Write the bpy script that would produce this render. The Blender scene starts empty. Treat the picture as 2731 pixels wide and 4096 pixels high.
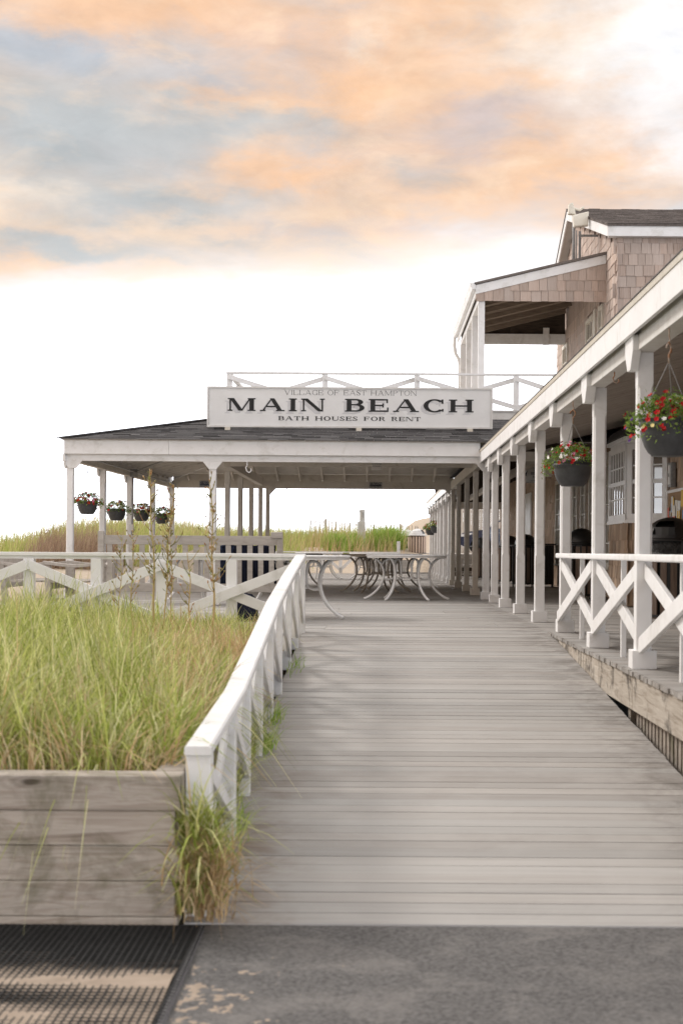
import bpy, bmesh, math, random
import numpy as np
from mathutils import Vector, Matrix, noise as mnoise
R = random.Random(7)
rad = math.radians
C = bpy.context.scene.collection
SC = bpy.context.scene
EYE = 0.835

# ------------------------------------------------------------------ camera
cd = bpy.data.cameras.new('camera'); cam = bpy.data.objects.new('camera', cd); C.objects.link(cam); SC.camera = cam
cam.location = (0, 0, EYE); cam.rotation_euler = (math.pi/2, -0.007, 0)
cd.sensor_fit = 'VERTICAL'; cd.sensor_height = 36.0; cd.lens = 5900/4096*36
cd.shift_x = -(1507-1365.5)/4096; cd.shift_y = (2204-2048)/4096
cd.clip_start = 0.1; cd.clip_end = 6000
cd.dof.use_dof = True; cd.dof.focus_distance = 24.0; cd.dof.aperture_fstop = 4.0

# ------------------------------------------------------------------ node helper
class NT:
    def __init__(s, nt): s.nt = nt; s.n = nt.nodes; s.l = nt.links
    def node(s, t, **kw):
        n = s.n.new(t)
        for k, v in kw.items():
            setattr(n, k, v)
        return n
    def link(s, a, b): s.l.new(a, b)
    def val(s, sock, v):
        if hasattr(v, 'is_output') or isinstance(v, bpy.types.NodeSocket): s.l.new(v, sock)
        else: sock.default_value = v
    def math(s, op, a, b=None, c=None, clamp=False):
        n = s.n.new('ShaderNodeMath'); n.operation = op; n.use_clamp = clamp
        s.val(n.inputs[0], a)
        if b is not None: s.val(n.inputs[1], b)
        if c is not None: s.val(n.inputs[2], c)
        return n.outputs[0]
    def mix(s, f, a, b, blend='MIX'):
        n = s.n.new('ShaderNodeMix'); n.data_type = 'RGBA'; n.blend_type = blend
        s.val(n.inputs[0], f)
        s.val(n.inputs[6], a if not isinstance(a, tuple) else (*a[:3], 1)); s.val(n.inputs[7], b if not isinstance(b, tuple) else (*b[:3], 1))
        return n.outputs[2]
    def noise(s, vec, scale, detail=4, rough=0.55, dist=0.0):
        n = s.n.new('ShaderNodeTexNoise'); n.inputs['Scale'].default_value = scale
        n.inputs['Detail'].default_value = detail; n.inputs['Roughness'].default_value = rough
        n.inputs['Distortion'].default_value = dist
        if vec is not None: s.l.new(vec, n.inputs['Vector'])
        return n.outputs['Fac']
    def ramp(s, fac, stops, interp='LINEAR'):
        n = s.n.new('ShaderNodeValToRGB'); n.color_ramp.interpolation = interp
        e = n.color_ramp.elements
        while len(e) < len(stops): e.new(0.5)
        for i, (p, c) in enumerate(stops):
            e[i].position = p; e[i].color = c if len(c) == 4 else (*c, 1)
        s.l.new(fac, n.inputs[0]); return n.outputs[0]
    def maprange(s, v, a, b, c=0.0, d=1.0, smooth=False):
        n = s.n.new('ShaderNodeMapRange'); n.clamp = True
        if smooth: n.interpolation_type = 'SMOOTHSTEP'
        s.val(n.inputs[0], v); n.inputs[1].default_value = a; n.inputs[2].default_value = b
        n.inputs[3].default_value = c; n.inputs[4].default_value = d
        return n.outputs[0]

# ------------------------------------------------------------------ world: evening sky with a cloud bank
W = bpy.data.worlds.new('World'); SC.world = W; W.use_nodes = True
W.node_tree.nodes.clear(); w = NT(W.node_tree)
out = w.node('ShaderNodeOutputWorld'); bg = w.node('ShaderNodeBackground')
SUN_EL, SUN_AZ = rad(38), rad(-62)        # soft high light from the left, slightly ahead of the building
sky = w.node('ShaderNodeTexSky'); sky.sky_type = 'NISHITA'; sky.sun_disc = False
sky.sun_elevation = SUN_EL; sky.sun_rotation = SUN_AZ
sky.dust_density = 3.0
skyc = w.mix(1.0, sky.outputs[0], (0.10, 0.10, 0.10), 'MULTIPLY')
tc = w.node('ShaderNodeTexCoord'); D = tc.outputs['Generated']
sep = w.node('ShaderNodeSeparateXYZ'); w.link(D, sep.inputs[0])
az = w.math('ARCTAN2', sep.outputs[0], sep.outputs[1])
el = w.math('ARCSINE', sep.outputs[2])
# warp
cmb = w.node('ShaderNodeCombineXYZ'); w.link(az, cmb.inputs[0]); w.link(el, cmb.inputs[1])
mp = w.node('ShaderNodeMapping'); mp.inputs['Scale'].default_value = (9, 19, 1); w.link(cmb.outputs[0], mp.inputs[0])
n1 = w.node('ShaderNodeTexNoise'); n1.inputs['Scale'].default_value = 1.0; n1.inputs['Detail'].default_value = 6
n1.inputs['Roughness'].default_value = 0.62; w.link(mp.outputs[0], n1.inputs['Vector'])
s2 = w.node('ShaderNodeSeparateColor'); w.link(n1.outputs['Color'], s2.inputs[0])
az2 = w.math('ADD', az, w.math('MULTIPLY', w.math('SUBTRACT', s2.outputs[0], 0.5), 0.16))
el2 = w.math('ADD', el, w.math('MULTIPLY', w.math('SUBTRACT', s2.outputs[1], 0.5), 0.075))
fine = w.noise(mp.outputs[0], 1.9, 8, 0.62, 0.3)
mpc = w.node('ShaderNodeMapping'); mpc.inputs['Scale'].default_value = (15, 34, 1); mpc.inputs['Location'].default_value = (1.3, 4.7, 0); w.link(cmb.outputs[0], mpc.inputs[0])
mid = w.noise(mpc.outputs[0], 1.0, 8, 0.6, 0.5)
mpb = w.node('ShaderNodeMapping'); mpb.inputs['Scale'].default_value = (4.0, 15, 1); mpb.inputs['Location'].default_value = (3.3, 1.7, 0)
w.link(cmb.outputs[0], mpb.inputs[0])
broad = w.noise(mpb.outputs[0], 1.0, 5, 0.55, 0.4)
PEACH = (1.06, 0.64, 0.36); CREAM = (1.02, 0.83, 0.65); GREY = (0.56, 0.58, 0.575); BLUE = (0.53, 0.565, 0.61); WHITE = (1.12, 1.12, 1.13); MAUVE = (0.70, 0.58, 0.55)
cl = w.ramp(broad, [(0.30, (0.56, 0.60, 0.64)), (0.43, (0.76, 0.68, 0.62)), (0.54, (0.98, 0.66, 0.43)), (0.66, (1.0, 0.78, 0.58)), (0.8, (1.0, 0.95, 0.88))])
def blob(col, c, px, py, rx, ry, wgt=1.0, p=1.0):
    """soft cloud patch; px, py on the photo's 1568-wide view name the direction"""
    a0 = math.atan((px*1.7417-1507)/5900); e0 = math.atan((2204-py*1.7417)/5900)
    ra = rx*1.7417/5900; re = ry*1.7417/5900
    dx = w.math('DIVIDE', w.math('SUBTRACT', az2, a0), ra); dy = w.math('DIVIDE', w.math('SUBTRACT', el2, e0), re)
    d2 = w.math('ADD', w.math('MULTIPLY', dx, dx), w.math('MULTIPLY', dy, dy))
    f = w.math('MULTIPLY', w.math('EXPONENT', w.math('MULTIPLY', d2, -1.0)), wgt)
    return w.mix(f, col, c)
col = cl
for (c, px, py, rx, ry, g) in [
    (CREAM, 250, 500, 520, 60, .7), (PEACH, 620, 400, 430, 110, .55), (PEACH, 350, 50, 420, 75, .9), (PEACH, 1000, 60, 330, 70, .65),
    (BLUE, 110, 140, 190, 60, 1.0), (GREY, 130, 330, 360, 140, 1.0), (GREY, 420, 300, 260, 60, .7), (BLUE, 480, 200, 230, 35, .8), (GREY, 590, 290, 230, 40, .95),
    (MAUVE, 640, 90, 220, 55, .45), (PEACH, 830, 200, 260, 130, .85), (PEACH, 560, 235, 200, 16, .5), (MAUVE, 1160, 290, 220, 55, .9), (GREY, 980, 400, 150, 22, .9),
    (GREY, 300, 465, 260, 36, .9), (CREAM, 90, 475, 120, 22, .8), (PEACH, 640, 420, 190, 34, .75), (PEACH, 1330, 350, 190, 90, .8), (PEACH, 1130, 430, 240, 60, .6), (PEACH, 1180, 200, 200, 40, .6),
    (MAUVE, 880, 545, 420, 26, .45), (GREY, 190, 575, 260, 26, .95), (GREY, 520, 545, 200, 16, .5), (CREAM, 1320, 130, 190, 110, .8), (CREAM, 860, 110, 45, 60, .7)]:
    col = blob(col, c, px, py, rx, ry, g)
col = w.mix(w.maprange(mid, 0.50, 0.68, 0, .50), col, (0.66, 0.61, 0.59))
col = w.mix(w.maprange(mid, 0.48, 0.32, 0, .55), col, (1.08, 0.80, 0.56))
for (c, px, py, rx, ry, g) in [(CREAM, 1330, 110, 190, 120, .6), (WHITE, 1500, 110, 210, 180, .97), (WHITE, 1550, 340, 110, 100, .75)]: col = blob(col, c, px, py, rx, ry, g)
for (c, px, py, rx, ry, g) in [(BLUE, 100, 150, 170, 45, .6), (GREY, 130, 320, 330, 100, .6), (GREY, 300, 465, 240, 30, .6), (GREY, 590, 290, 200, 30, .6), (MAUVE, 1160, 290, 190, 40, .55), (GREY, 180, 588, 250, 22, .8), (PEACH, 250, 60, 300, 40, .5), (PEACH, 860, 190, 170, 60, .5), (PEACH, 640, 400, 200, 26, .45), (PEACH, 1200, 215, 160, 26, .5)]: col = blob(col, c, px, py, rx, ry, g)
lum = w.maprange(fine, 0.3, 0.7, 0.88, 1.12)
lumc = w.node('ShaderNodeCombineColor'); 
for i in range(3): w.link(lum, lumc.inputs[i])
col = w.mix(1.0, col, lumc.outputs[0], 'MULTIPLY')
# cloud base: a soft ragged edge about eleven degrees up, clear white air under it
edge = w.math('ADD', el, w.math('MULTIPLY', w.math('SUBTRACT', broad, 0.5), 0.075))
edge = w.math('ADD', edge, w.math('MULTIPLY', w.math('SUBTRACT', fine, 0.5), 0.03))
edge = w.math('ADD', edge, w.math('MULTIPLY', w.math('SINE', w.math('MULTIPLY', w.math('ADD', az, 0.40), 11.0)), 0.010))
edge = w.math('ADD', edge, w.math('MULTIPLY', w.math('SINE', w.math('MULTIPLY', w.math('ADD', az, 0.1), 24.0)), 0.004))
edge = w.math('ADD', edge, w.math('MULTIPLY', az, -0.055))
mask = w.maprange(edge, 0.158, 0.226, 0, 1, True)
wisp = w.math('MULTIPLY', w.maprange(broad, 0.56, 0.66, 0, .10), w.maprange(el, 0.10, 0.17))
glow = w.maprange(w.math('SUBTRACT', edge, 0.0), 0.155, 0.085, 0, 1, True)
low = w.mix(glow, (.80, .80, .81), (1.70, 1.74, 1.84))
low = w.mix(wisp, low, (0.58, 0.58, 0.60))
# overhead the cloud thins to pale grey-white; behind, the same sky goes on
top = w.maprange(el, 0.45, 0.9, 0, 0.75, True)
col = w.mix(1.0, col, (.567, .563, .558), 'MULTIPLY')
col = w.mix(top, col, (.98, .98, .98))
col = w.mix(mask, low, col)
col = w.mix(1.0, col, (1.28, 1.29, 1.31), 'MULTIPLY')
col = w.mix(0.10, col, skyc)
w.link(col, bg.inputs[0]); bg.inputs[1].default_value = 1.0
w.link(bg.outputs[0], out.inputs[0])

sl = bpy.data.lights.new('sun', 'SUN'); so = bpy.data.objects.new('sun', sl); C.objects.link(so)
sl.energy = 1.5; sl.angle = rad(12); sl.color = (1.0, 0.95, 0.90)
sd = Vector((math.sin(SUN_AZ)*math.cos(SUN_EL), math.cos(SUN_AZ)*math.cos(SUN_EL), math.sin(SUN_EL)))
so.rotation_euler = sd.to_track_quat('Z', 'Y').to_euler()
SC.view_settings.view_transform = 'Standard'; SC.view_settings.look = 'None'
SC.view_settings.exposure = 0.48; SC.view_settings.gamma = 1.0; SC.view_settings.use_curve_mapping = False
SC.cycles.max_bounces = 8; SC.cycles.diffuse_bounces = 4; SC.cycles.transparent_max_bounces = 8

# ------------------------------------------------------------------ materials
def material(name, stops, scale=(1, 1, 1), nscale=6.0, detail=5, rough=0.7, bump=0.2, bscale=None, rand=0.0, tint=None,
             coord='Object', dirt=None, spec=0.3, dist=0.0, bdist=0.01, knots=None):
    """noise -> ramp; rand = brightness spread per object (and per loose piece); dirt = (colour, amount, world scale, low, high)"""
    m = bpy.data.materials.new(name); m.use_nodes = True; t = NT(m.node_tree)
    p = t.n['Principled BSDF']; p.inputs['Roughness'].default_value = rough; p.inputs['Specular IOR Level'].default_value = spec
    tcn = t.node('ShaderNodeTexCoord'); oi = t.node('ShaderNodeObjectInfo'); geo = t.node('ShaderNodeNewGeometry')
    rnd = t.math('FRACT', t.math('ADD', oi.outputs['Random'], geo.outputs['Random Per Island']))
    off = t.math('MULTIPLY', rnd, 37.0)
    cb = t.node('ShaderNodeCombineXYZ')
    for i in range(3): t.link(off, cb.inputs[i])
    va = t.node('ShaderNodeVectorMath'); va.operation = 'ADD'; t.link(tcn.outputs[coord], va.inputs[0]); t.link(cb.outputs[0], va.inputs[1])
    mpn = t.node('ShaderNodeMapping'); mpn.inputs['Scale'].default_value = scale; t.link(va.outputs[0], mpn.inputs[0])
    f = t.noise(mpn.outputs[0], nscale, detail, 0.6, dist)
    c = t.ramp(f, stops)
    if tint:   # second colour some pieces lean to
        r2 = t.math('FRACT', t.math('MULTIPLY', rnd, 7.31))
        c = t.mix(t.math('MULTIPLY', r2, tint[1]), c, tint[0])
    if rand:
        v = t.maprange(rnd, 0, 1, 1-rand, 1+rand)
        cc = t.node('ShaderNodeCombineColor')
        for i in range(3): t.link(v, cc.inputs[i])
        c = t.mix(1.0, c, cc.outputs[0], 'MULTIPLY')
    if knots:   # dark knots with rings, (scale vector, radius)
        mk = t.node('ShaderNodeMapping'); mk.inputs['Scale'].default_value = knots[0]; t.link(va.outputs[0], mk.inputs[0])
        vo = t.node('ShaderNodeTexVoronoi'); vo.inputs['Scale'].default_value = 1.0; t.link(mk.outputs[0], vo.inputs['Vector'])
        dd = t.math('ADD', vo.outputs['Distance'], t.math('MULTIPLY', t.math('SUBTRACT', f, .5), .08))
        ringw = t.math('MULTIPLY', t.math('ADD', t.math('SINE', t.math('MULTIPLY', dd, 70.0)), 1.0), t.maprange(dd, .03, .30, .22, 0))
        c = t.mix(ringw, c, tuple(v*.45 for v in stops[0][1])); c = t.mix(t.maprange(dd, knots[1], knots[1]*1.7, .85, 0), c, (.05, .035, .025))
    if dirt:
        d = t.noise(geo.outputs['Position'], dirt[2], 6, 0.65, 0.5)
        c = t.mix(t.math('MULTIPLY', t.maprange(d, dirt[3], dirt[4]), dirt[1]), c, dirt[0])
    t.link(c, p.inputs['Base Color'])
    if bump:
        b = t.node('ShaderNodeBump'); b.inputs['Strength'].default_value = bump; b.inputs['Distance'].default_value = bdist
        h = f if bscale is None else t.noise(mpn.outputs[0], bscale, 4, 0.6)
        t.link(h, b.inputs['Height']); t.link(b.outputs[0], p.inputs['Normal'])
    return m
def g(v): return (v, v, v)
M = {}
M['paint'] = material('white_paint', [(0.25, (.74, .74, .735)), (.6, (.80, .80, .80))], (1, 1, 1), 5, rough=.5, bump=.25, bscale=45,
                      dirt=((.46, .44, .39), .5, 4.0, .54, .74), bdist=.004, spec=.35)
M['oldpaint'] = material('weathered_white_paint', [(0.25, (.60, .58, .55)), (.6, (.70, .69, .67))], (1, 1, 1), 8, rough=.6, bump=.3, bscale=50,
                      dirt=((.30, .27, .22), .5, 2.4, .56, .75), bdist=.006)
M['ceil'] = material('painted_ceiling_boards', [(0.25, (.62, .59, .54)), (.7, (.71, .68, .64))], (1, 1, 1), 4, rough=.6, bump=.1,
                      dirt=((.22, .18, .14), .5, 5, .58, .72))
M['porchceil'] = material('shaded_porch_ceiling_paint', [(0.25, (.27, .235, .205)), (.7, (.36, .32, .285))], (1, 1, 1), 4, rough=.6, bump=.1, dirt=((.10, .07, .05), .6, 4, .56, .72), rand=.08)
M['brownboard'] = material('brown_ceiling_boards', [(0.25, (.13, .10, .075)), (.7, (.21, .165, .125))], (1, 6, 6), 4, rough=.7, bump=.2, rand=.12)
M['tan'] = material('tan_porch_paint', [(0.25, (.60, .56, .50)), (.7, (.68, .64, .58))], (1, 1, 1), 6, rough=.55, bump=.15, bscale=50,
                      dirt=((.25, .20, .14), .4, 4, .56, .75))
M['plank'] = material('weathered_deck_board', [(0.22, (.275, .25, .227)), (.45, (.345, .322, .298)), (.72, (.405, .383, .358))], (.55, 16, 6), 3.0, 7,
                      rough=.75, bump=.35, rand=.12, tint=((.335, .338, .33), .5), dirt=((.20, .17, .145), .3, .9, .56, .76), bdist=.006)
M['timber'] = material('weathered_grey_timber', [(0.2, (.15, .115, .09)), (.40, (.35, .30, .255)), (.52, (.44, .395, .345)), (.62, (.33, .28, .235)), (.75, (.52, .475, .42))], (.8, 8, 8), 2.2, 8,
                      rough=.85, bump=.6, rand=.10, dirt=((.10, .10, .05), .75, 2.6, .50, .68), dist=1.4, bdist=.012, knots=((1.6, 5, 5), .055))
M['rim'] = material('stained_rim_board', [(0.25, (.24, .20, .155)), (.45, (.40, .355, .30)), (.7, (.50, .46, .40))], (9, .9, 9), 2.0, 8,
                      rough=.85, bump=.5, rand=.12, dirt=((.05, .042, .035), .85, 3.4, .50, .62), dist=1.6, bdist=.012)
M['bench'] = material('grey_bench_wood', [(0.25, (.34, .31, .28)), (.6, (.45, .42, .385))], (2, 9, 9), 3, 7, rough=.8, bump=.35, rand=.07,
                      dirt=((.16, .14, .11), .4, 6, .55, .75))
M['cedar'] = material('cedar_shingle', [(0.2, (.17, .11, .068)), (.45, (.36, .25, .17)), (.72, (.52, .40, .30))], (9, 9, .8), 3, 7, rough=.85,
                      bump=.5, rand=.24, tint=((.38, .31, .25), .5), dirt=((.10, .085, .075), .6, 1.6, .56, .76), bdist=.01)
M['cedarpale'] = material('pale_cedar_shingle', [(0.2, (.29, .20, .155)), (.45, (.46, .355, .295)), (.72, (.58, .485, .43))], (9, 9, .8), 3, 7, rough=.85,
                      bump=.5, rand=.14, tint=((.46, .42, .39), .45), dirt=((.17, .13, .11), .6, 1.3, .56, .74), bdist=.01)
M['roof'] = material('asphalt_roof_shingle', [(0.3, (.07, .068, .07)), (.7, (.15, .145, .145))], (1, 1, 1), 40, 3, rough=.9, bump=.5, rand=.32)
M['roofbrown'] = material('brown_roof_shingle', [(0.3, (.10, .085, .078)), (.7, (.19, .165, .15))], (1, 1, 1), 40, 3, rough=.9, bump=.5, rand=.28)
M['asphalt'] = material('asphalt', [(0.3, (.055, .052, .051)), (.65, (.145, .14, .136))], (1, 1, 1), 60, 3, rough=.9, bump=.8, rand=0,
                      dirt=((.21, .198, .186), .6, 3.4, .48, .70), bdist=.006)
M['sand'] = material('beach_sand', [(0.3, (.27, .215, .165)), (.7, (.38, .31, .245))], (1, 1, 1), 14, 8, rough=.95, bump=.5, bdist=.02)
M['dunesand'] = material('pale_dune_sand', [(0.3, (.38, .31, .235)), (.7, (.52, .44, .35))], (1, 1, 1), 14, 8, rough=.95, bump=.5, bdist=.02)
M['sandbed'] = material('sandy_soil', [(0.3, (.16, .12, .075)), (.7, (.34, .27, .18))], (1, 1, 1), 8, 8, rough=.95, bump=.6, bdist=.03)
M['lot'] = material('pale_paving', [(0.3, (.42, .39, .36)), (.7, (.52, .49, .45))], (1, 1, 1), 5, 6, rough=.9, bump=.2)
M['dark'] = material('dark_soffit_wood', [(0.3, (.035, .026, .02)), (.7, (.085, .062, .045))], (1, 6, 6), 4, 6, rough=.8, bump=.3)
M['black'] = material('black_plastic', [(0.3, g(.012)), (.7, g(.022))], rough=.38, bump=.0, spec=.5)
M['bag'] = material('crinkled_black_bag', [(0.3, g(.012)), (.7, g(.03))], (1, 1, 1), 9, 6, rough=.22, bump=1.0, spec=.6, dist=2.0, bdist=.06)
M['pot'] = material('charcoal_plastic_pot', [(0.3, (.055, .057, .06)), (.7, (.075, .078, .082))], (1, 1, 1), 20, 4, rough=.42, bump=.1)
M['metal'] = material('grey_metal', [(0.3, g(.22)), (.7, g(.32))], (1, 1, 1), 20, 4, rough=.4, bump=.05)
M['rust'] = material('rusty_hook_metal', [(0.35, (.42, .38, .33)), (.62, (.30, .13, .05))], (1, 1, 1), 30, 4, rough=.6, bump=.2)
M['table'] = material('white_table_enamel', [(0.3, (.74, .74, .735)), (.7, (.82, .82, .815))], (1, 1, 1), 9, 4, rough=.35, bump=.03)
M['tabletan'] = material('taupe_table_enamel', [(0.3, (.33, .29, .24)), (.7, (.42, .37, .31))], (1, 1, 1), 9, 4, rough=.4, bump=.03)
M['binwood'] = material('bin_slat_wood', [(0.25, (.10, .07, .055)), (.6, (.20, .15, .12))], (9, 9, .8), 3, 6, rough=.7, bump=.4, rand=.25)
M['binpale'] = material('pale_bin_slat_wood', [(0.25, (.40, .30, .24)), (.6, (.54, .44, .37))], (9, 9, .8), 3, 6, rough=.8, bump=.3, rand=.14)
def edge_stains(m):
    t = NT(m.node_tree); p = t.n['Principled BSDF']; c = p.inputs['Base Color'].links[0].from_socket
    geo = t.node('ShaderNodeNewGeometry'); se = t.node('ShaderNodeSeparateXYZ'); t.link(geo.outputs['Position'], se.inputs[0])
    n = t.noise(geo.outputs['Position'], 1.7, 6, .65, .8); n2 = t.noise(geo.outputs['Position'], 4.5, 6, .7, .6)
    xx = t.math('ADD', se.outputs[0], t.math('MULTIPLY', t.math('SUBTRACT', n, .5), .55))
    l = t.math('MULTIPLY', t.maprange(xx, -.62, -.28, 1, 0, True), t.maprange(n2, .36, .60)); l = t.math('MULTIPLY', l, t.maprange(se.outputs[1], 7, 10, 1, .12))
    c = t.mix(t.math('MULTIPLY', l, .72), c, (.175, .125, .09))
    r = t.math('MULTIPLY', t.maprange(xx, 1.25, 1.80, 0, 1, True), t.maprange(n2, .42, .62)); r = t.math('MULTIPLY', r, t.maprange(se.outputs[0], 1.815, 1.82, 1, 0))
    c = t.mix(t.math('MULTIPLY', r, .65), c, (.13, .115, .10))
    w_ = t.math('MULTIPLY', t.maprange(n, .50, .68), .22); c = t.mix(w_, c, (.47, .45, .43))
    t.link(c, p.inputs['Base Color'])
edge_stains(M['plank'])
M['dome'] = material('white_bin_lid', [(0.3, g(.62)), (.7, g(.72))], (1, 1, 1), 5, 4, rough=.5, bump=.05, dirt=((.35, .33, .3), .4, 5, .5, .7))
M['ink'] = material('black_sign_paint', [(0.3, g(.012)), (.7, g(.02))], rough=.5, bump=0)
M['shade'] = material('grey_sign_paint', [(0.3, (.56, .56, .57)), (.7, (.60, .60, .61))], rough=.6, bump=0)
M['signwhite'] = material('sign_face_white', [(0.3, (.70, .70, .69)), (.7, (.77, .77, .765))], (1, 1, 1), 3, 5, rough=.5, bump=.03, dirt=((.5, .48, .44), .25, 4, .58, .75))
M['navy'] = material('navy_sign', [(0.3, (.03, .045, .09)), (.7, (.045, .06, .12))], rough=.5, bump=0)
M['greysign'] = material('grey_sign', [(0.3, (.05, .055, .065)), (.7, (.07, .075, .085))], rough=.5, bump=0)
M['signtext'] = material('pale_lettering', [(0.3, g(.55)), (.7, g(.6))], rough=.6, bump=0)
M['red'] = material('red_print', [(0.3, (.45, .04, .03)), (.7, (.5, .05, .04))], rough=.5, bump=0)
M['navycloth'] = material('navy_cloth', [(0.3, (.008, .010, .022)), (.7, (.018, .022, .045))], (1, 1, 1), 9, 5, rough=.9, bump=.6, bdist=.02)
M['denim'] = material('blue_denim', [(0.3, (.02, .03, .06)), (.7, (.045, .06, .11))], (1, 1, 1), 14, 5, rough=.9, bump=.4)
M['carpaint'] = material('dark_blue_car_paint', [(0.3, (.010, .018, .045)), (.7, (.014, .024, .055))], rough=.12, bump=0, spec=.7)
M['chrome'] = material('silver_trim', [(0.3, g(.55)), (.7, g(.65))], rough=.25, bump=0, spec=.6)
M['tyre'] = material('tyre_rubber', [(0.3, g(.015)), (.7, g(.028))], rough=.85, bump=.1)
M['mat'] = material('black_rubber_mat', [(0.3, g(.012)), (.7, g(.03))], (1, 1, 1), 20, 4, rough=.8, bump=.2)
M['curtain'] = material('cream_curtain', [(0.3, (.50, .46, .38)), (.7, (.66, .62, .54))], (1, 20, .3), 3, 4, rough=.9, bump=.3)
M['trim'] = material('cream_window_trim', [(0.3, (.62, .57, .48)), (.7, (.72, .67, .58))], (1, 1, 1), 6, 4, rough=.5, bump=.1)
M['cork'] = material('notice_board_cork', [(0.3, (.26, .17, .10)), (.7, (.34, .23, .14))], (1, 1, 1), 50, 4, rough=.9, bump=.2)
M['fencewood'] = material('grey_fence_wood', [(0.3, (.36, .32, .27)), (.7, (.50, .46, .41))], (9, 9, .8), 3, 6, rough=.85, bump=.3, rand=.15)
M['concrete'] = material('pale_concrete', [(0.3, (.44, .44, .42)), (.7, (.54, .54, .52))], (1, 1, 1), 8, 6, rough=.85, bump=.2)
M['beige'] = material('beige_plastic', [(0.3, (.66, .62, .53)), (.7, (.74, .70, .61))], (1, 1, 1), 4, 4, rough=.5, bump=.02)
M['water'] = material('sea_water', [(0.3, (.10, .14, .16)), (.7, (.14, .18, .20))], (1, 1, 1), .5, 4, rough=.2, bump=.3)
for n, c in dict(fred=(.42, .010, .014), fwhite=(.78, .76, .74), fpurple=(.10, .02, .22), fpink=(.70, .28, .42), fyellow=(.72, .62, .30)).items():
    M[n] = material('petal_'+{'fred': 'red', 'fwhite': 'white', 'fpurple': 'purple', 'fpink': 'pink', 'fyellow': 'cream'}[n], [(0.3, c), (.7, tuple(min(1, v*1.25) for v in c))], rough=.7, bump=0, rand=.2)

def glassmat(name, base, gl):
    m = bpy.data.materials.new(name); m.use_nodes = True; t = NT(m.node_tree)
    p = t.n['Principled BSDF']; p.inputs['Base Color'].default_value = (*base, 1); p.inputs['Roughness'].default_value = .06
    p.inputs['Specular IOR Level'].default_value = .9
    gn = t.node('ShaderNodeBsdfGlossy'); gn.inputs['Roughness'].default_value = .05; gn.inputs['Color'].default_value = (.9, .9, .9, 1)
    mx = t.node('ShaderNodeMixShader'); mx.inputs[0].default_value = gl
    t.link(p.outputs[0], mx.inputs[1]); t.link(gn.outputs[0], mx.inputs[2]); t.link(mx.outputs[0], t.n['Material Output'].inputs[0])
    tcn = t.node('ShaderNodeTexCoord'); b = t.node('ShaderNodeBump'); b.inputs['Strength'].default_value = .06; b.inputs['Distance'].default_value = .02
    t.link(t.noise(tcn.outputs['Object'], 2.0, 2), b.inputs['Height']); t.link(b.outputs[0], gn.inputs['Normal'])
    return m
M['glass'] = glassmat('window_glass', (.20, .17, .14), .22)
M['carglass'] = glassmat('car_glass', (.03, .035, .04), .5)

def leafmat(name, stops, rand=.25, trans=.35, rough=.6):
    m = bpy.data.materials.new(name); m.use_nodes = True; t = NT(m.node_tree)
    p = t.n['Principled BSDF']; p.inputs['Roughness'].default_value = rough; p.inputs['Specular IOR Level'].default_value = .25
    geo = t.node('ShaderNodeNewGeometry'); r = geo.outputs['Random Per Island']
    pn = t.noise(geo.outputs['Position'], .9, 4, .6)
    f = t.math('ADD', t.math('MULTIPLY', r, .6), t.math('MULTIPLY', pn, .55))
    c = t.ramp(f, stops)
    v = t.maprange(t.math('FRACT', t.math('MULTIPLY', r, 13.7)), 0, 1, 1-rand, 1+rand); cc = t.node('ShaderNodeCombineColor')
    for i in range(3): t.link(v, cc.inputs[i])
    c = t.mix(1.0, c, cc.outputs[0], 'MULTIPLY')
    t.link(c, p.inputs['Base Color'])
    tr = t.node('ShaderNodeBsdfTranslucent'); t.link(c, tr.inputs[0])
    mx = t.node('ShaderNodeMixShader'); mx.inputs[0].default_value = trans
    t.link(p.outputs[0], mx.inputs[1]); t.link(tr.outputs[0], mx.inputs[2]); t.link(mx.outputs[0], t.n['Material Output'].inputs[0])
    return m
M['grass'] = leafmat('beach_grass', [(.15, (.10, .18, .03)), (.34, (.27, .34, .06)), (.54, (.43, .47, .125)), (.70, (.57, .58, .24)), (.83, (.72, .70, .42)), (.93, (.60, .42, .20))], rand=.42)
M['dunegrass'] = leafmat('dune_grass', [(.15, (.22, .30, .06)), (.4, (.42, .49, .13)), (.62, (.56, .58, .22)), (.82, (.56, .46, .28))], rand=.3)
M['bushgrass'] = leafmat('bright_dune_grass', [(.15, (.14, .27, .04)), (.5, (.30, .45, .08)), (.85, (.50, .56, .18))])
M['straw'] = leafmat('dry_straw', [(.2, (.42, .27, .13)), (.6, (.60, .44, .24)), (.9, (.68, .56, .36))], trans=.15)
M['drybrush'] = leafmat('dry_brush', [(.2, (.26, .17, .12)), (.6, (.42, .30, .22)), (.9, (.52, .42, .28))], trans=.15)
M['leaf'] = leafmat('basket_leaves', [(.2, (.06, .13, .02)), (.5, (.14, .24, .04)), (.85, (.26, .36, .08))])
M['weed'] = leafmat('weed_stalks', [(.2, (.22, .25, .09)), (.5, (.38, .32, .14)), (.75, (.45, .30, .14)), (.9, (.40, .16, .07))], trans=.2)

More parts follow.
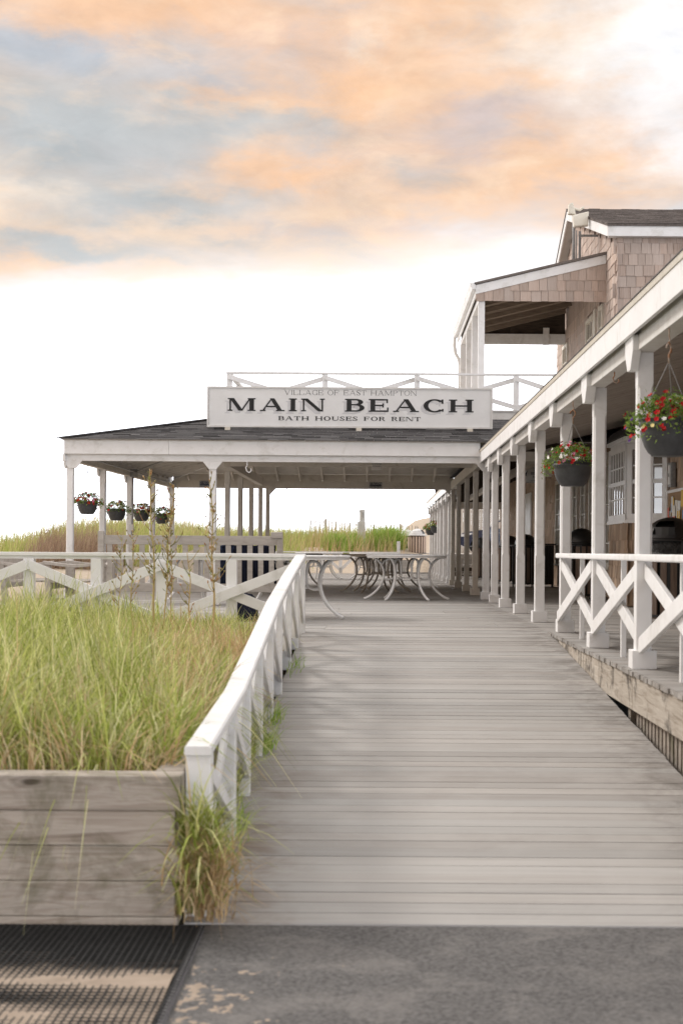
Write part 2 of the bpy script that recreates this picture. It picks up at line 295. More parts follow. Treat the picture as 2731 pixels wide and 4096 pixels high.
# ------------------------------------------------------------------ mesh building
class MB:
    def __init__(s): s.v = []; s.f = []
    def add(s, vs, fs):
        o = len(s.v); s.v += [tuple(v) for v in vs]; s.f += [tuple(i+o for i in f) for f in fs]; return s
    def box(s, x0, x1, y0, y1, z0, z1):
        return s.add([(x0, y0, z0), (x1, y0, z0), (x1, y1, z0), (x0, y1, z0), (x0, y0, z1), (x1, y0, z1), (x1, y1, z1), (x0, y1, z1)],
                     [(0, 3, 2, 1), (4, 5, 6, 7), (0, 1, 5, 4), (1, 2, 6, 5), (2, 3, 7, 6), (3, 0, 4, 7)])
    def hexa(s, p):  # 8 points, bottom 4 ccw then top 4
        return s.add(p, [(0, 3, 2, 1), (4, 5, 6, 7), (0, 1, 5, 4), (1, 2, 6, 5), (2, 3, 7, 6), (3, 0, 4, 7)])
    def beam(s, p, q, w, h, up=(0, 0, 1)):
        p = Vector(p); q = Vector(q); d = (q-p).normalized(); u = Vector(up)
        a = d.cross(u).normalized(); b = a.cross(d).normalized()
        a *= w/2; b *= h/2
        return s.hexa([p-a-b, p+a-b, q+a-b, q-a-b, p-a+b, p+a+b, q+a+b, q-a+b])
    def prism(s, pts, d):   # closed planar polygon pts, extruded by vector d
        d = Vector(d); n = len(pts); a = [Vector(p) for p in pts]; b = [p+d for p in a]
        return s.add(a+b, [tuple(range(n))[::-1], tuple(range(n, 2*n))]+[(i, (i+1) % n, n+(i+1) % n, n+i) for i in range(n)])
    def tube(s, path, r, n=8, caps=True):
        path = [Vector(p) for p in path]; rr = r if isinstance(r, (list, tuple)) else [r]*len(path)
        vs = []; fs = []; prev = None
        for i, p in enumerate(path):
            t = (path[min(i+1, len(path)-1)]-path[max(i-1, 0)]).normalized()
            a = t.orthogonal().normalized() if prev is None else (prev-t*prev.dot(t)).normalized()
            prev = a; b = t.cross(a)
            for k in range(n):
                th = 2*math.pi*k/n; vs.append(p+(a*math.cos(th)+b*math.sin(th))*rr[i])
        for i in range(len(path)-1):
            for k in range(n):
                fs.append((i*n+k, i*n+(k+1) % n, (i+1)*n+(k+1) % n, (i+1)*n+k))
        if caps: fs += [tuple(range(n))[::-1], tuple(range((len(path)-1)*n, len(path)*n))]
        return s.add(vs, fs)
    def lathe(s, prof, n=24, c=(0, 0, 0), sx=1, sy=1):
        vs = []; fs = []
        for (r, z) in prof:
            for k in range(n):
                th = 2*math.pi*k/n; vs.append((c[0]+r*math.cos(th)*sx, c[1]+r*math.sin(th)*sy, c[2]+z))
        for i in range(len(prof)-1):
            for k in range(n): fs.append((i*n+k, i*n+(k+1) % n, (i+1)*n+(k+1) % n, (i+1)*n+k))
        if prof[0][0] > 1e-4: fs.append(tuple(range(n))[::-1])
        if prof[-1][0] > 1e-4: fs.append(tuple(range((len(prof)-1)*n, len(prof)*n)))
        return s.add(vs, fs)
    def mesh(s, name, m, smooth=False):
        me = bpy.data.meshes.new(name); me.from_pydata(s.v, [], s.f); me.materials.append(M[m] if isinstance(m, str) else m)
        bm = bmesh.new(); bm.from_mesh(me); bmesh.ops.recalc_face_normals(bm, faces=bm.faces); bm.to_mesh(me); bm.free()
        if smooth:
            me.shade_smooth()
        return me
    def build(s, name, m, parent=None, smooth=False, bevel=0, loc=None, rz=0):
        return link(name, s.mesh(name, m, smooth), parent, loc, rz, bevel)
def link(name, me, parent=None, loc=None, rz=0, bevel=0):
    o = bpy.data.objects.new(name, me); C.objects.link(o)
    if parent: o.parent = parent
    if loc is not None: o.location = loc
    if rz: o.rotation_euler = (0, 0, rz)
    if bevel:
        b = o.modifiers.new('b', 'BEVEL'); b.width = bevel; b.segments = 2; b.limit_method = 'ANGLE'; b.angle_limit = rad(40)
    return o
def tag(o, label=None, cat=None, group=None, kind=None):
    if label: o['label'] = label
    if cat: o['category'] = cat
    if group: o['group'] = group
    if kind: o['kind'] = kind
    return o
def empty(name, loc=(0, 0, 0), rz=0, label=None, cat=None, group=None, kind=None):
    o = bpy.data.objects.new(name, None); C.objects.link(o); o.location = loc; o.rotation_euler = (0, 0, rz); o.empty_display_size = .2
    return tag(o, label, cat, group, kind)
def box(x0, x1, y0, y1, z0, z1): return MB().box(x0, x1, y0, y1, z0, z1)
def copy_tree(o, loc=None, rz=None):
    def rec(s, par):
        c = s.copy(); C.objects.link(c)
        if par: c.parent = par
        for ch in kids.get(s, []): rec(ch, c)
        return c
    kids = {}
    for x in C.objects:
        if x.parent: kids.setdefault(x.parent, []).append(x)
    r = rec(o, None)
    if loc is not None: r.location = loc
    if rz is not None: r.rotation_euler = (0, 0, rz)
    return r
def sstep(a, b, x):
    t = min(1, max(0, (x-a)/(b-a))); return t*t*(3-2*t)

# ------------------------------------------------------------------ terrain
AZ = -0.68          # asphalt level
SL = 0.0706         # ramp slope
DT = 15.6           # where the ramp meets the deck
def rampz(y): return -SL*(DT-y)
def terr(x, y):
    n = mnoise.noise(Vector((x*.12, y*.12, 3.1)))*.5 + mnoise.noise(Vector((x*.4, y*.4, 9.0)))*.18
    near = -0.11+0.012*max(0, min(y, 15)-6) + .05*mnoise.noise(Vector((x*.8, y*.8, 0)))
    if -6.0 < x < 4.9 and 15.2 < y < 55.5: return -0.45
    h = near
    crest = .98 + .22*n
    crest -= .62*sstep(-9.6, -13.2, x) if x < -9.6 else 0
    crest += .18*math.exp(-((x+9.0)/1.8)**2)
    t = sstep(36, 52, y) if x < -6 else sstep(55.6, 62, y)
    h = h*(1-t)+crest*t
    if y > 78: h = h*(1-sstep(78, 110, y)) + (-3.2)*sstep(78, 110, y)
    if x > 1.0:
        lot = .72; k = sstep(1.0, 2.2, x)
        if y > 50: h = h*(1-k)+lot*k if y < 120 else h
    h += 2.4*math.exp(-((x-4)/4.5)**2-((y-98)/8)**2)
    return h
def grid(name, x0, x1, y0, y1, nx, ny, fz, m, kind='structure'):
    xs = np.linspace(x0, x1, nx+1); ys = np.linspace(y0, y1, ny+1)
    v = [(x, y, fz(x, y)) for y in ys for x in xs]
    f = [(j*(nx+1)+i, j*(nx+1)+i+1, (j+1)*(nx+1)+i+1, (j+1)*(nx+1)+i) for j in range(ny) for i in range(nx)]
    me = bpy.data.meshes.new(name); me.from_pydata(v, [], f); me.materials.append(M[m]); me.shade_smooth()
    return tag(link(name, me), kind=kind)
grid('asphalt', -60, 60, -40, 5.962, 4, 4, lambda x, y: AZ, 'asphalt')
grid('ground', -60, 60, 5.4, 60, 4, 4, lambda x, y: AZ-.2, 'asphalt')
grid('dune_sand', -30, -0.80, 6.10, 15.3, 100, 40, lambda x, y: terr(x, y) if y > 6.12 else -.13, 'sandbed')
grid('dune_hill', -60, 30, 15.3, 125, 180, 220, terr, 'dunesand')
grid('sea', -2500, 2500, 100, 5000, 2, 2, lambda x, y: -3.0, 'water')
grid('parking_lot', 2.2, 60, 55, 125, 4, 4, lambda x, y: .745, 'lot')

# ------------------------------------------------------------------ ramp and decks, board by board
ramp = empty('ramp', (0, 0, 0), kind='structure')
pm = box(-1.0, 1.0, -.0680, .0680, -.032, 0).mesh('plank', 'plank')
RX0, RX1 = -0.77, 1.815
L = math.hypot(9.62, 9.62*SL); n = 68
for i in range(n):
    y = 5.985+(i+.5)*(DT-5.985)/n
    o = link('plank', pm, ramp, (0.5*(RX0+RX1)+R.uniform(-.004, .004), y, rampz(y)+R.uniform(-.0015, .0015)))
    o.scale = ((RX1-RX0)/2, (DT-5.985)/n/.1425, 1); o.rotation_euler = (math.atan(SL)+R.uniform(-.006, .006), 0, R.uniform(-.0012, .0012)-.0015)
st = MB()
for x in (-.70, .1, .9, 1.72): st.beam((x, 6.03, rampz(6.03)-.10), (x, DT, -.10), .04, .12)
st.build('stringer', 'timber', ramp)
deck = empty('deck', (0, 0, 0), kind='structure')
for i in range(66):     # porch deck beside the ramp
    y = 6.25+(i+.5)*.1415
    o = link('plank', pm, deck, ((1.80+4.36)/2+R.uniform(-.008, .008), y, R.uniform(-.0015, .0015))); o.scale = (1.28, 1, 1)
DX0, DX1 = -5.75, 4.36
rows = int((54.6-DT)/.1415)
far = MB()
for i in range(rows):
    y = DT+.004+(i+.5)*.1415
    sp = [-.55, 1.15][(i//6) % 2] + (i % 6)*.0 + .25*math.sin(i//6*2.1)
    if y > 50: x1 = 1.9
    else: x1 = DX1
    segs = [(DX0, sp), (sp, x1)]
    for a, b in segs:
        if i < 95:
            o = link('plank', pm, deck, ((a+b)/2, y, R.uniform(-.002, .002))); o.scale = ((b-a)/2-.002, 1, 1)
        else: far.box(a+.002, b-.002, y-.068, y+.068, -.032, R.uniform(-.002, .002))
tag(far.build('far_planks', 'plank', deck), kind='stuff')
fr = MB()
fr.box(DX0, 4.3, DT+.05, 54.5, -.2, -.045); fr.box(1.9, 4.3, 6.3, DT+.05, -.2, -.045)
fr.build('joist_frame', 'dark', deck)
# rim board of the porch deck, in lengths
for a, b in ((6.2, 8.45), (8.46, 10.5), (10.51, 12.1), (12.11, 13.9), (13.91, 15.58)):
    box(1.822, 1.862, a, b, -.285, -.036).build('rim_board', 'rim', deck, bevel=.004)
for k in range(36):
    y = 6.35+k*.125
    box(1.90, 1.925, y-.038, y+.038, -.80, -.25).build('skirt_slat', 'timber', deck)
box(1.93, 1.97, 6.3, 11.0, -.9, -.2).build('skirt_backing', 'dark', deck)
box(1.88, 1.98, 10.9, 11.0, -.8, -.25).build('skirt_post', 'rim', deck)
bw = empty('boardwalk', (0, 0, 0), kind='structure')
for i in range(22):
    y = 54.75+(i+.5)*.2; z = .50*sstep(54.7, 59, y)
    o = link('plank', pm, bw, (.95, y, z+.005)); o.scale = (1.15, 1.38, 1)
# steps at the far right end of the porch deck
stp = empty('wooden_step', (0, 0, 0), label='low grey wooden steps up to the parking lot beyond the porch posts', cat='steps')
for k in range(2):
    box(1.95, 4.36, 50.05+k*.3, 50.08+k*.3, k*.16-.02, .16*(k+1)-.03).build('riser', 'dark', stp)
    box(1.93, 4.38, 50.0+k*.3, 50.36+k*.3, .16*(k+1)-.028, .16*(k+1)).build('tread', 'bench', stp)
for i in range(22):
    y = 50.75+i*.2; o = link('plank', pm, bw, (3.15, y, .30+.45*sstep(50.6, 55.2, y))); o.scale = (1.2, 1.38, 1)

# ------------------------------------------------------------------ planter of stacked timbers, and sand mat
planter = empty('timber_planter', (-2.5, 5.9, AZ), label='low retaining wall of stacked weathered grey timbers holding the grass bed', cat='planter')
zt = [-.675, -.635, -.494, -.352, -.211, -.070]
for k in range(5):
    h0, h1 = zt[k], zt[k+1]; dx = R.uniform(-.02, .01)
    box(-4.2, -.782+dx, 5.90+R.uniform(-.006, .006), 6.04, h0+.001, h1-.001).build('timber', 'timber', planter, bevel=.004).location = (2.5, -5.9, -AZ)
    if k: box(-.90, -.79, 6.05, 6.05+5.2, h0+.001, h1-.001).build('timber', 'timber', planter, bevel=.004).location = (2.5, -5.9, -AZ)
mat_ = empty('rubber_mat', (-2.0, 5.0, AZ), label='black rubber grid mat half buried in sand beside the asphalt', cat='mat')
gm = MB(); x = -3.9
while x < -.67: gm.box(x, x+.006, 3.3, 5.86, -.663, -.656); x += .0265
y = 3.3
while y < 5.86: gm.box(-3.9, -.67, y, y+.007, -.663, -.6565); y += .034
tag(gm.build('grid', 'mat', mat_), kind='stuff').location = (2.0, -5.0, -AZ)
b = MB().hexa([(-.672, 3.3, AZ), (-.65, 3.3, AZ), (-.676, 5.87, AZ), (-.698, 5.87, AZ), (-.670, 3.3, -.660), (-.655, 3.3, -.660), (-.681, 5.87, -.660), (-.695, 5.87, -.660)])
b.build('edge_strip', 'roof', mat_).location = (2.0, -5.0, -AZ)
box(-3.9, -.68, 3.3, 5.87, -.676, -.666).build('base_sheet', 'mat', mat_).location = (2.0, -5.0, -AZ)
def driftz(x, y):
    n = mnoise.noise(Vector((x*1.5, y*3.6, 5)))*.6+mnoise.noise(Vector((x*4, y*9, 2)))*.3+mnoise.noise(Vector((x*14, y*20, 1)))*.12
    cx, cy = -1.15, 4.95
    b0 = .45
    if y > 5.15: b0 -= (y-5.15)*2.6
    d2 = math.exp(-((x+1.75)/.5)**2-((y-4.93)/.11)**2)*1.25
    return -.6655+.0135*max(-.2, min(1.0, b0+n*.8-d2+.20))
def blown(x, y):
    n = mnoise.noise(Vector((x*2.2, y*4.5, 7)))*.6+mnoise.noise(Vector((x*7, y*12, 3)))*.4+mnoise.noise(Vector((x*22, y*30, 1)))*.35+mnoise.noise(Vector((x*60, y*60, 1)))*.25
    return AZ-.003+.010*max(-.5, min(1.0, n*1.3+.15-(x+.60)*1.15-max(0, y-5.3)*1.5))
grid('blown_sand', -.655, .9, 3.3, 5.9, 300, 300, blown, 'sand')
grid('drifted_sand', -3.9, -.70, 3.3, 5.86, 200, 150, driftz, 'sand')

# ------------------------------------------------------------------ painted railings
def rail_x(parent, p, q, zb, zt_, w=.10, t=.038, side=0.0):
    """two crossed braces between two ends; p, q = (x, y); zb, zt_ heights at p and q"""
    d = Vector((q[0]-p[0], q[1]-p[1], 0)).normalized(); nrm = Vector((-d.y, d.x, 0))
    for k, (za, zc) in enumerate(((zt_[0], zb[1]), (zb[0], zt_[1]))):
        o = nrm*((k-.5)*(t+.003)+side)
        a = Vector((p[0], p[1], za))+o; c = Vector((q[0], q[1], zc))+o
        MB().beam(a, c, t, w, up=(0, 0, 1)).build('brace', 'paint', parent, bevel=.004)
# front railing between the grass bed and the deck
fr_ = empty('deck_railing', (-3, 15.4, 0), label='white X-braced railing running left from the ramp corner behind the tall grass', cat='railing')
def fp(o): o.location = (3, -15.4, 0); return o
YR = 15.4
fp(box(-9.0, -.74, YR-.055, YR+.055, .762, .800).build('cap_rail', 'paint', fr_, bevel=.006))
fp(box(-9.0, -.80, YR-.02, YR+.02, .73, .762).build('sub_rail', 'paint', fr_))
px = [-.81, -1.51, -2.24, -2.92, -3.62, -4.32, -5.02, -5.72, -6.42, -7.12, -7.82, -8.52]
for x in px: fp(box(x-.054, x+.054, YR-.05, YR+.05, -.12, .735).build('post', 'paint', fr_, bevel=.005))
for k in range(0, 10, 2):
    a, c = px[k+2], px[k]
    for j, (za, zc) in enumerate(((.67, .10), (.10, .67))):
        fp(MB().beam((a, YR-.072-.04*j, za), (c, YR-.072-.04*j, zc), .036, .105).build('brace', 'paint', fr_, bevel=.004))
# ramp railing: cap follows the ramp, slightly curved
rr = empty('ramp_railing', (-.75, 10, -.4), label='long white handrail curving down the left side of the ramp with square newel', cat='railing')
def rp(o): o.location = (.75, -10, .4); return o
capl = [(15.42, -.795, .792), (13.2, -.785, .628), (11.08, -.772, .455), (9.16, -.748, .262), (7.64, -.728, .118), (6.05, -.728, .03)]
def capat(y):
    for (a, b_) in zip(capl, capl[1:]):
        if a[0] >= y >= b_[0]:
            t = (a[0]-y)/(a[0]-b_[0]); return a[1]+(b_[1]-a[1])*t, a[2]+(b_[2]-a[2])*t
    return capl[-1][1:] if y < 7 else capl[0][1:]
cm = MB(); vs = []; fs = []
for i, (y, x, z) in enumerate(capl):
    for (dx, dz) in ((-.056, -.04), (.056, -.04), (.056, -.008), (.046, 0), (-.046, 0), (-.056, -.008)): vs.append((x+dx, y, z+dz))
for i in range(len(capl)-1):
    for k in range(6): fs.append((i*6+k, i*6+(k+1) % 6, (i+1)*6+(k+1) % 6, (i+1)*6+k))
fs += [(5, 4, 3, 2, 1, 0), tuple(range((len(capl)-1)*6, len(capl)*6))]
rp(cm.add(vs, fs).build('cap_rail', 'paint', rr, bevel=.003))
py_ = [15.35, 14.2, 12.9, 11.53, 10.4, 9.25, 8.2, 7.27, 6.12]
for i, y in enumerate(py_):
    x, z = capat(y); hw = .052 if i in (0, 8) else .042
    zb = rampz(y)-.02 if i != 0 else -.1
    rp(box(x-hw, x+hw, y-hw, y+hw, zb, z-.042).build('post', 'paint', rr, bevel=.005))
for i in range(0, 8):
    y0, y1 = py_[i+1], py_[i]
    (xa, za), (xc, zc) = capat(y0), capat(y1); ba, bc = rampz(y0), rampz(y1)
    for j in range(2):
        p = (xa+.03*j, y0+.02, (za-.11 if j else ba+.12)); q = (xc+.03*j, y1-.02, (bc+.12 if j else zc-.11))
        rp(MB().beam(p, q, .026, .065).build('brace', 'paint', rr, bevel=.003))

# ------------------------------------------------------------------ beach grass, as blades
def blades(name, pts, hts, lean, m, width=.006, seg=4, parent=None, curl=.5, seed=1, kind='stuff', label=None, cat=None, wind=(0.25, 0.0), cdir=None):
    rng = np.random.default_rng(seed); N = len(pts)
    pts = np.asarray(pts, float); hts = np.asarray(hts, float)
    az_ = rng.uniform(0, 2*np.pi, N); dx = np.cos(az_)*lean+wind[0]*lean; dy = np.sin(az_)*lean+wind[1]*lean
    mag = rng.uniform(.15, 1.0, N)**.8; dx *= mag; dy *= mag
    if cdir is not None: cdir = np.asarray(cdir); dx = dx*.7+cdir[:, 0]*lean; dy = dy*.7+cdir[:, 1]*lean; mag = np.minimum(1.3, np.hypot(dx, dy)/lean)
    fa = rng.uniform(0, np.pi, N); sx = np.cos(fa); sy = np.sin(fa)*.6
    ts = np.linspace(0, 1, seg+1); V = np.zeros((N, (seg+1)*2, 3))
    for k, t in enumerate(ts):
        bend = t**1.9
        cx = pts[:, 0]+hts*dx*bend; cy = pts[:, 1]+hts*dy*bend
        droop = curl*(mag**2)*(t**3)*hts*.55
        cz = pts[:, 2]+hts*t*np.sqrt(np.clip(1-(lean*mag*.6)**2, .2, 1))-droop
        w_ = width*(1-t)**.6*.5+.0004
        w_ = w_*rng.uniform(.9, 1.1, N) if k == 0 else w_*np.ones(N)
        V[:, 2*k] = np.stack([cx-sx*w_, cy-sy*w_, cz], 1); V[:, 2*k+1] = np.stack([cx+sx*w_, cy+sy*w_, cz], 1)
    nv = (seg+1)*2; base = (np.arange(N)*nv)[:, None, None]
    q = np.array([[2*k, 2*k+1, 2*k+3, 2*k+2] for k in range(seg)])[None]
    F = (base+q).reshape(-1)
    me = bpy.data.meshes.new(name); me.vertices.add(N*nv); me.vertices.foreach_set('co', V.reshape(-1))
    me.loops.add(len(F)); me.loops.foreach_set('vertex_index', F.astype(np.int32))
    npoly = N*seg; me.polygons.add(npoly); me.polygons.foreach_set('loop_start', (np.arange(npoly)*4).astype(np.int32))
    me.materials.append(M[m]); me.update(calc_edges=True); me.validate(); me.shade_smooth()
    return tag(link(name, me, parent), label=label, cat=cat, kind=kind)
rng = np.random.default_rng(4)
CD = []
def scatter(n, x0, x1, y0, y1, clump=.0, nper=25, fz=terr, dens=None):
    out = []; hs = []; CD.clear()
    while len(out) < n:
        cx, cy = rng.uniform(x0, x1), rng.uniform(y0, y1)
        if dens and rng.uniform() > dens(cx, cy): continue
        k = int(rng.integers(nper//2, nper*3//2)); h = rng.uniform(.38, 1.2); ca = rng.uniform(0, 6.283); cm_ = rng.uniform(0, .95)
        for _ in range(k):
            a, b_ = rng.normal(cx, clump), rng.normal(cy, clump)
            if x0 <= a <= x1 and y0 <= b_ <= y1: out.append((a, b_, fz(a, b_)-.01)); hs.append(h*rng.uniform(.5, 1.12)); CD.append((cm_*math.cos(ca), cm_*math.sin(ca)))
    return out[:n], hs[:n]
# bed: only where seen (about a fan from the camera) plus a margin
def bedh(q): return (.66-.12*sstep(10.5, 14, q[1]))*(1-.45*sstep(-3.1, -1.7, q[0])*sstep(8, 11.5, q[1]))*(1-.35*sstep(-1.7, -.95, q[0]))
p, h = scatter(23000, -2.4, -.84, 6.16, 9.2, .055, 34)
blades('beach_grass', p, [a*bedh(q)*.92 for a, q in zip(h, p)], 1.05, 'grass', .0085, 6, curl=1.6, seed=2, cdir=CD[:len(p)], wind=(0, 0))
p, h = scatter(33000, -4.2, -.86, 9.0, 15.2, .07, 38)
blades('beach_grass', p, [a*bedh(q) for a, q in zip(h, p)], .95, 'grass', .0095, 5, curl=1.4, seed=3, cdir=CD[:len(p)], wind=(.1, 0))
p, h = scatter(17000, -5.0, -2.35, 6.16, 9.3, .09, 28)
blades('beach_grass', p, [a*bedh(q) for a, q in zip(h, p)], .95, 'grass', .010, 5, curl=1.4, seed=41, cdir=CD[:len(p)], wind=(0, 0))
p, h = scatter(9000, -7.5, -4.0, 9.0, 15.2, .12, 30)
blades('beach_grass', p, [a*bedh(q) for a, q in zip(h, p)], .65, 'grass', .012, 4, curl=.8, seed=5, cdir=CD[:len(p)])
p, h = scatter(7000, -2.6, -.84, 6.1, 12.0, .07, 18)
blades('dry_grass', p, np.array(h)*.40, .9, 'straw', .009, 4, curl=.8, seed=6, cdir=CD[:len(p)])
p, h = scatter(900, -4.2, -.9, 7.5, 15.0, .05, 4)
blades('grass_stalks', p, [a*bedh(q)*1.35 for a, q in zip(h, p)], .45, 'dunegrass', .006, 5, curl=.5, seed=7)
# tuft spilling round the newel post
tuft = empty('grass_tuft', (-.70, 6.0, AZ), label='green and straw grass tuft spilling over the corner of the timber planter', cat='grass tuft')
pp = [(rng.normal(-.715, .045), rng.normal(5.94, .03), rng.uniform(-.64, -.31)) for _ in range(290)]
o = blades('green_blades', pp, rng.uniform(.20, .43, 290), .85, 'grass', .0105, 6, tuft, curl=1.5, seed=8, kind='stuff', wind=(.15, -.6)); o.location = (.7, -6, -AZ)
pp = [(rng.normal(-.68, .05), rng.normal(5.93, .03), rng.uniform(-.67, -.44)) for _ in range(420)]
o = blades('straw_blades', pp, rng.uniform(.12, .34, 420), 1.0, 'straw', .007, 5, tuft, curl=1.6, seed=9, kind='stuff', wind=(.15, -.4)); o.location = (.7, -6, -AZ)
pp = [(rng.normal(-.80, .03), rng.uniform(6.0, 9.5), 0) for _ in range(900)]; pp = [(a, b_, rampz(b_)+.02) for a, b_, c in pp]
blades('edge_grass', pp, rng.uniform(.12, .42, 900), .7, 'grass', .006, 4, curl=.8, seed=10, wind=(.5, 0))
pp = [(rng.normal(-.70, .03), b_, rampz(b_)+.005) for b_ in np.concatenate([rng.normal(9.4, .12, 90), rng.normal(10.3, .15, 60), rng.normal(7.3, .2, 90), rng.normal(12.8, .2, 40)])]
blades('weedy_tufts', pp, rng.uniform(.06, .20, len(pp)), .9, 'bushgrass', .006, 3, curl=.6, seed=11, wind=(.4, 0))
# dune grass behind
p, h = scatter(26000, -14, -5.95, 42, 62, .35, 40, dens=lambda x, y: 1.0 if y > 46 or x > -11 else .5)
blades('dune_grass', p, np.array(h)*.95, .40, 'dunegrass', .022, 3, curl=.3, seed=12, wind=(.5, 0))
p, h = scatter(17000, -6.6, .3, 56.2, 68, .35, 40, dens=lambda x, y: .02 if (y < 61.8 and x > -3.2) else (.35 if y < 63 and x > -3.4 else 1))
blades('dune_grass', p, np.array(h)*.95, .40, 'dunegrass', .024, 3, curl=.3, seed=13, wind=(.5, 0))
p, h = scatter(1500, -14, -5.95, 46, 60, .3, 6)
blades('dune_stalks', p, np.array(h)*1.45, .45, 'straw', .018, 4, curl=.6, seed=32, wind=(.6, 0))
p, h = scatter(1000, -6.4, 1.2, 58, 66, .3, 6)
blades('dune_stalks', p, np.array(h)*1.4, .45, 'straw', .020, 4, curl=.6, seed=33, wind=(.6, 0))
p, h = scatter(5200, -9.9, -7.2, 41, 44, .25, 40)
blades('dry_brush', p, np.array(h)*1.05, .5, 'drybrush', .016, 3, curl=.4, seed=14, wind=(.5, 0))
for k, (cx, cy, r_, hh_, lab) in enumerate([(.35, 58.0, .55, 1.15, 'big round bright green clump of dune grass beside the sand fence'), (-.85, 57.6, .28, .95, 'narrow green clump of dune grass in front of the grey shower post'),
                               (-1.75, 57.8, .34, .9, 'green clump of dune grass left of the shower post'), (-1.25, 57.2, .16, .5, 'small low tuft of dune grass on bare sand')]):
    pp = [(rng.normal(cx, r_*.55), rng.normal(cy+3.0, .3)) for _ in range(900 if k else 2200)]
    pp = [(a, b_, terr(a, b_)-.02) for a, b_ in pp]
    blades('grass_clump', pp, rng.uniform(.55, 1.0, len(pp))*hh_, .75, 'bushgrass', .026, 4, curl=.5, seed=20+k, kind=None, label=lab, cat='grass clump')
def rel(o):
    """parts are modelled in world coordinates; shift them so they sit right under their placed parent"""
    p = o.parent; off = Vector((0, 0, 0))
    while p: off += p.location; p = p.parent
    o.location = Vector(o.location)-off; return o

# ------------------------------------------------------------------ shingles
def shingle_mesh(m, h=.27, th=.013):
    b = MB().hexa([(-.5, -th, 0), (.5, -th, 0), (.5, .002, 0), (-.5, .002, 0), (-.5, -.004, h), (.5, -.004, h), (.5, .002, h), (-.5, .002, h)])
    return b.mesh('shingle', m)
SH = {m: [shingle_mesh(m, .27, t) for t in (.014, .019, .025)] for m in ('cedar', 'cedarpale')}
def shingles(parent, org, rz, length, z0, z1, keep=None, course=.205, m='cedar', parts=True, maxn=10**6, seed=1, wr=(.10, .24)):
    """courses along local +x from org; wall normal is local -y"""
    r = random.Random(seed); c, s_ = math.cos(rz), math.sin(rz); acc = MB(); n = 0
    k = 0; z = z0
    while z < z1:
        x = -r.uniform(0, .1)
        while x < length:
            wd = r.uniform(*wr); xc = min(x+wd/2, length); zz = z+r.uniform(-.006, .004)
            if keep is None or keep(xc, z):
                if parts and n < maxn:
                    o = link('shingle', r.choice(SH[m]), parent, (org[0]+c*xc, org[1]+s_*xc, zz))
                    o.rotation_euler = (0, r.uniform(-.004, .004), rz); o.scale = (wd-.008, 1, 1); rel(o); n += 1
                else:
                    th = r.uniform(.010, .018); pts = []
                    for (a, b_, d) in ((-.5, -th, 0), (.5, -th, 0), (.5, .002, 0), (-.5, .002, 0), (-.5, -.004, .27), (.5, -.004, .27), (.5, .002, .27), (-.5, .002, .27)):
                        lx = xc+a*(wd-.005); ly = b_; pts.append((org[0]+c*lx-s_*ly, org[1]+s_*lx+c*ly, zz+d))
                    acc.hexa(pts)
            x += wd
        z += course; k += 1
    if acc.v: rel(tag(acc.build('shingle_courses', m, parent), kind='stuff'))

# ------------------------------------------------------------------ windows
def window(parent, loc, rz, wd, ht, cols, rows, trim='paint', sill=True, fr=.07, curtain=True, sash=False, name='window', glass='glass'):
    """local x along the wall, local -y out of it, origin at bottom centre"""
    f = MB(); x0, x1 = -wd/2, wd/2
    f.box(x0, x0+fr, -.035, .03, 0, ht); f.box(x1-fr, x1, -.035, .03, 0, ht); f.box(x0+fr, x1-fr, -.035, .03, ht-fr, ht); f.box(x0+fr, x1-fr, -.035, .03, 0, fr)
    root = f.build(name, trim, parent); root.location = loc; root.rotation_euler = (0, 0, rz); rel(root)
    ix0, ix1, iz0, iz1 = x0+fr, x1-fr, fr, ht-fr
    mm = MB(); pw = (ix1-ix0)/cols; ph = (iz1-iz0)/rows
    for i in range(1, cols): mm.box(ix0+i*pw-.011, ix0+i*pw+.011, -.018, .012, iz0, iz1)
    for j in range(1, rows):
        hw = .032 if sash and j == rows//2 else .011
        mm.box(ix0, ix1, -.0185-(.008 if hw > .02 else 0), .0125, iz0+j*ph-hw, iz0+j*ph+hw)
    mm.build('muntin', trim, root)
    pm_ = box(-pw/2, pw/2, -.004, .0, -ph/2, ph/2).mesh('pane', glass)
    for i in range(cols):
        for j in range(rows): link('pane', pm_, root, (ix0+(i+.5)*pw, R.uniform(0, .002), iz0+(j+.5)*ph)).rotation_euler = (R.uniform(-.006, .006), 0, R.uniform(-.008, .008))
    if sill: box(x0-.03, x1+.03, -.065, .02, -.045, -.001).build('sill', trim, root)
    if curtain: box(ix0, ix1, .016, .02, iz0, iz1).build('curtain', curtain if isinstance(curtain, str) else 'curtain', root)
    return root

# ------------------------------------------------------------------ the beach house (porch wing and upper storey)
house = empty('beach_house', (4.4, 27, 0), label='cedar shingled beach house with white porch posts and an upper balcony on the right', cat='building')
PX = 1.928
def post_mesh(h, m='paint', hw=.056, c0=.78, c1=2.02, name='post'):
    b = MB(); secs = [(0, .003), (c0, .003), (c0+.03, .017), (c1, .017), (c1+.03, .003), (h, .003)]; vs = []
    for z, c in secs:
        a = hw; q = hw-c
        vs += [(q, -a, z), (a, -q, z), (a, q, z), (q, a, z), (-q, a, z), (-a, q, z), (-a, -q, z), (-q, -a, z)]
    fs = [tuple(range(8))[::-1], tuple(range(40, 48))]
    for i in range(5):
        for k in range(8): fs.append((i*8+k, i*8+(k+1) % 8, (i+1)*8+(k+1) % 8, (i+1)*8+k))
    return b.add(vs, fs).mesh(name, m)
def bracket_mesh(m, z1, z0):   # board shaped like a funnel, facing local -y, width along x
    return MB().prism([(-.17, -.018, z1), (.17, -.018, z1), (.17, -.018, z0), (.065, -.018, z0-.13), (-.065, -.018, z0-.13), (-.17, -.018, z0)], (0, .036, 0)).mesh('bracket', m)
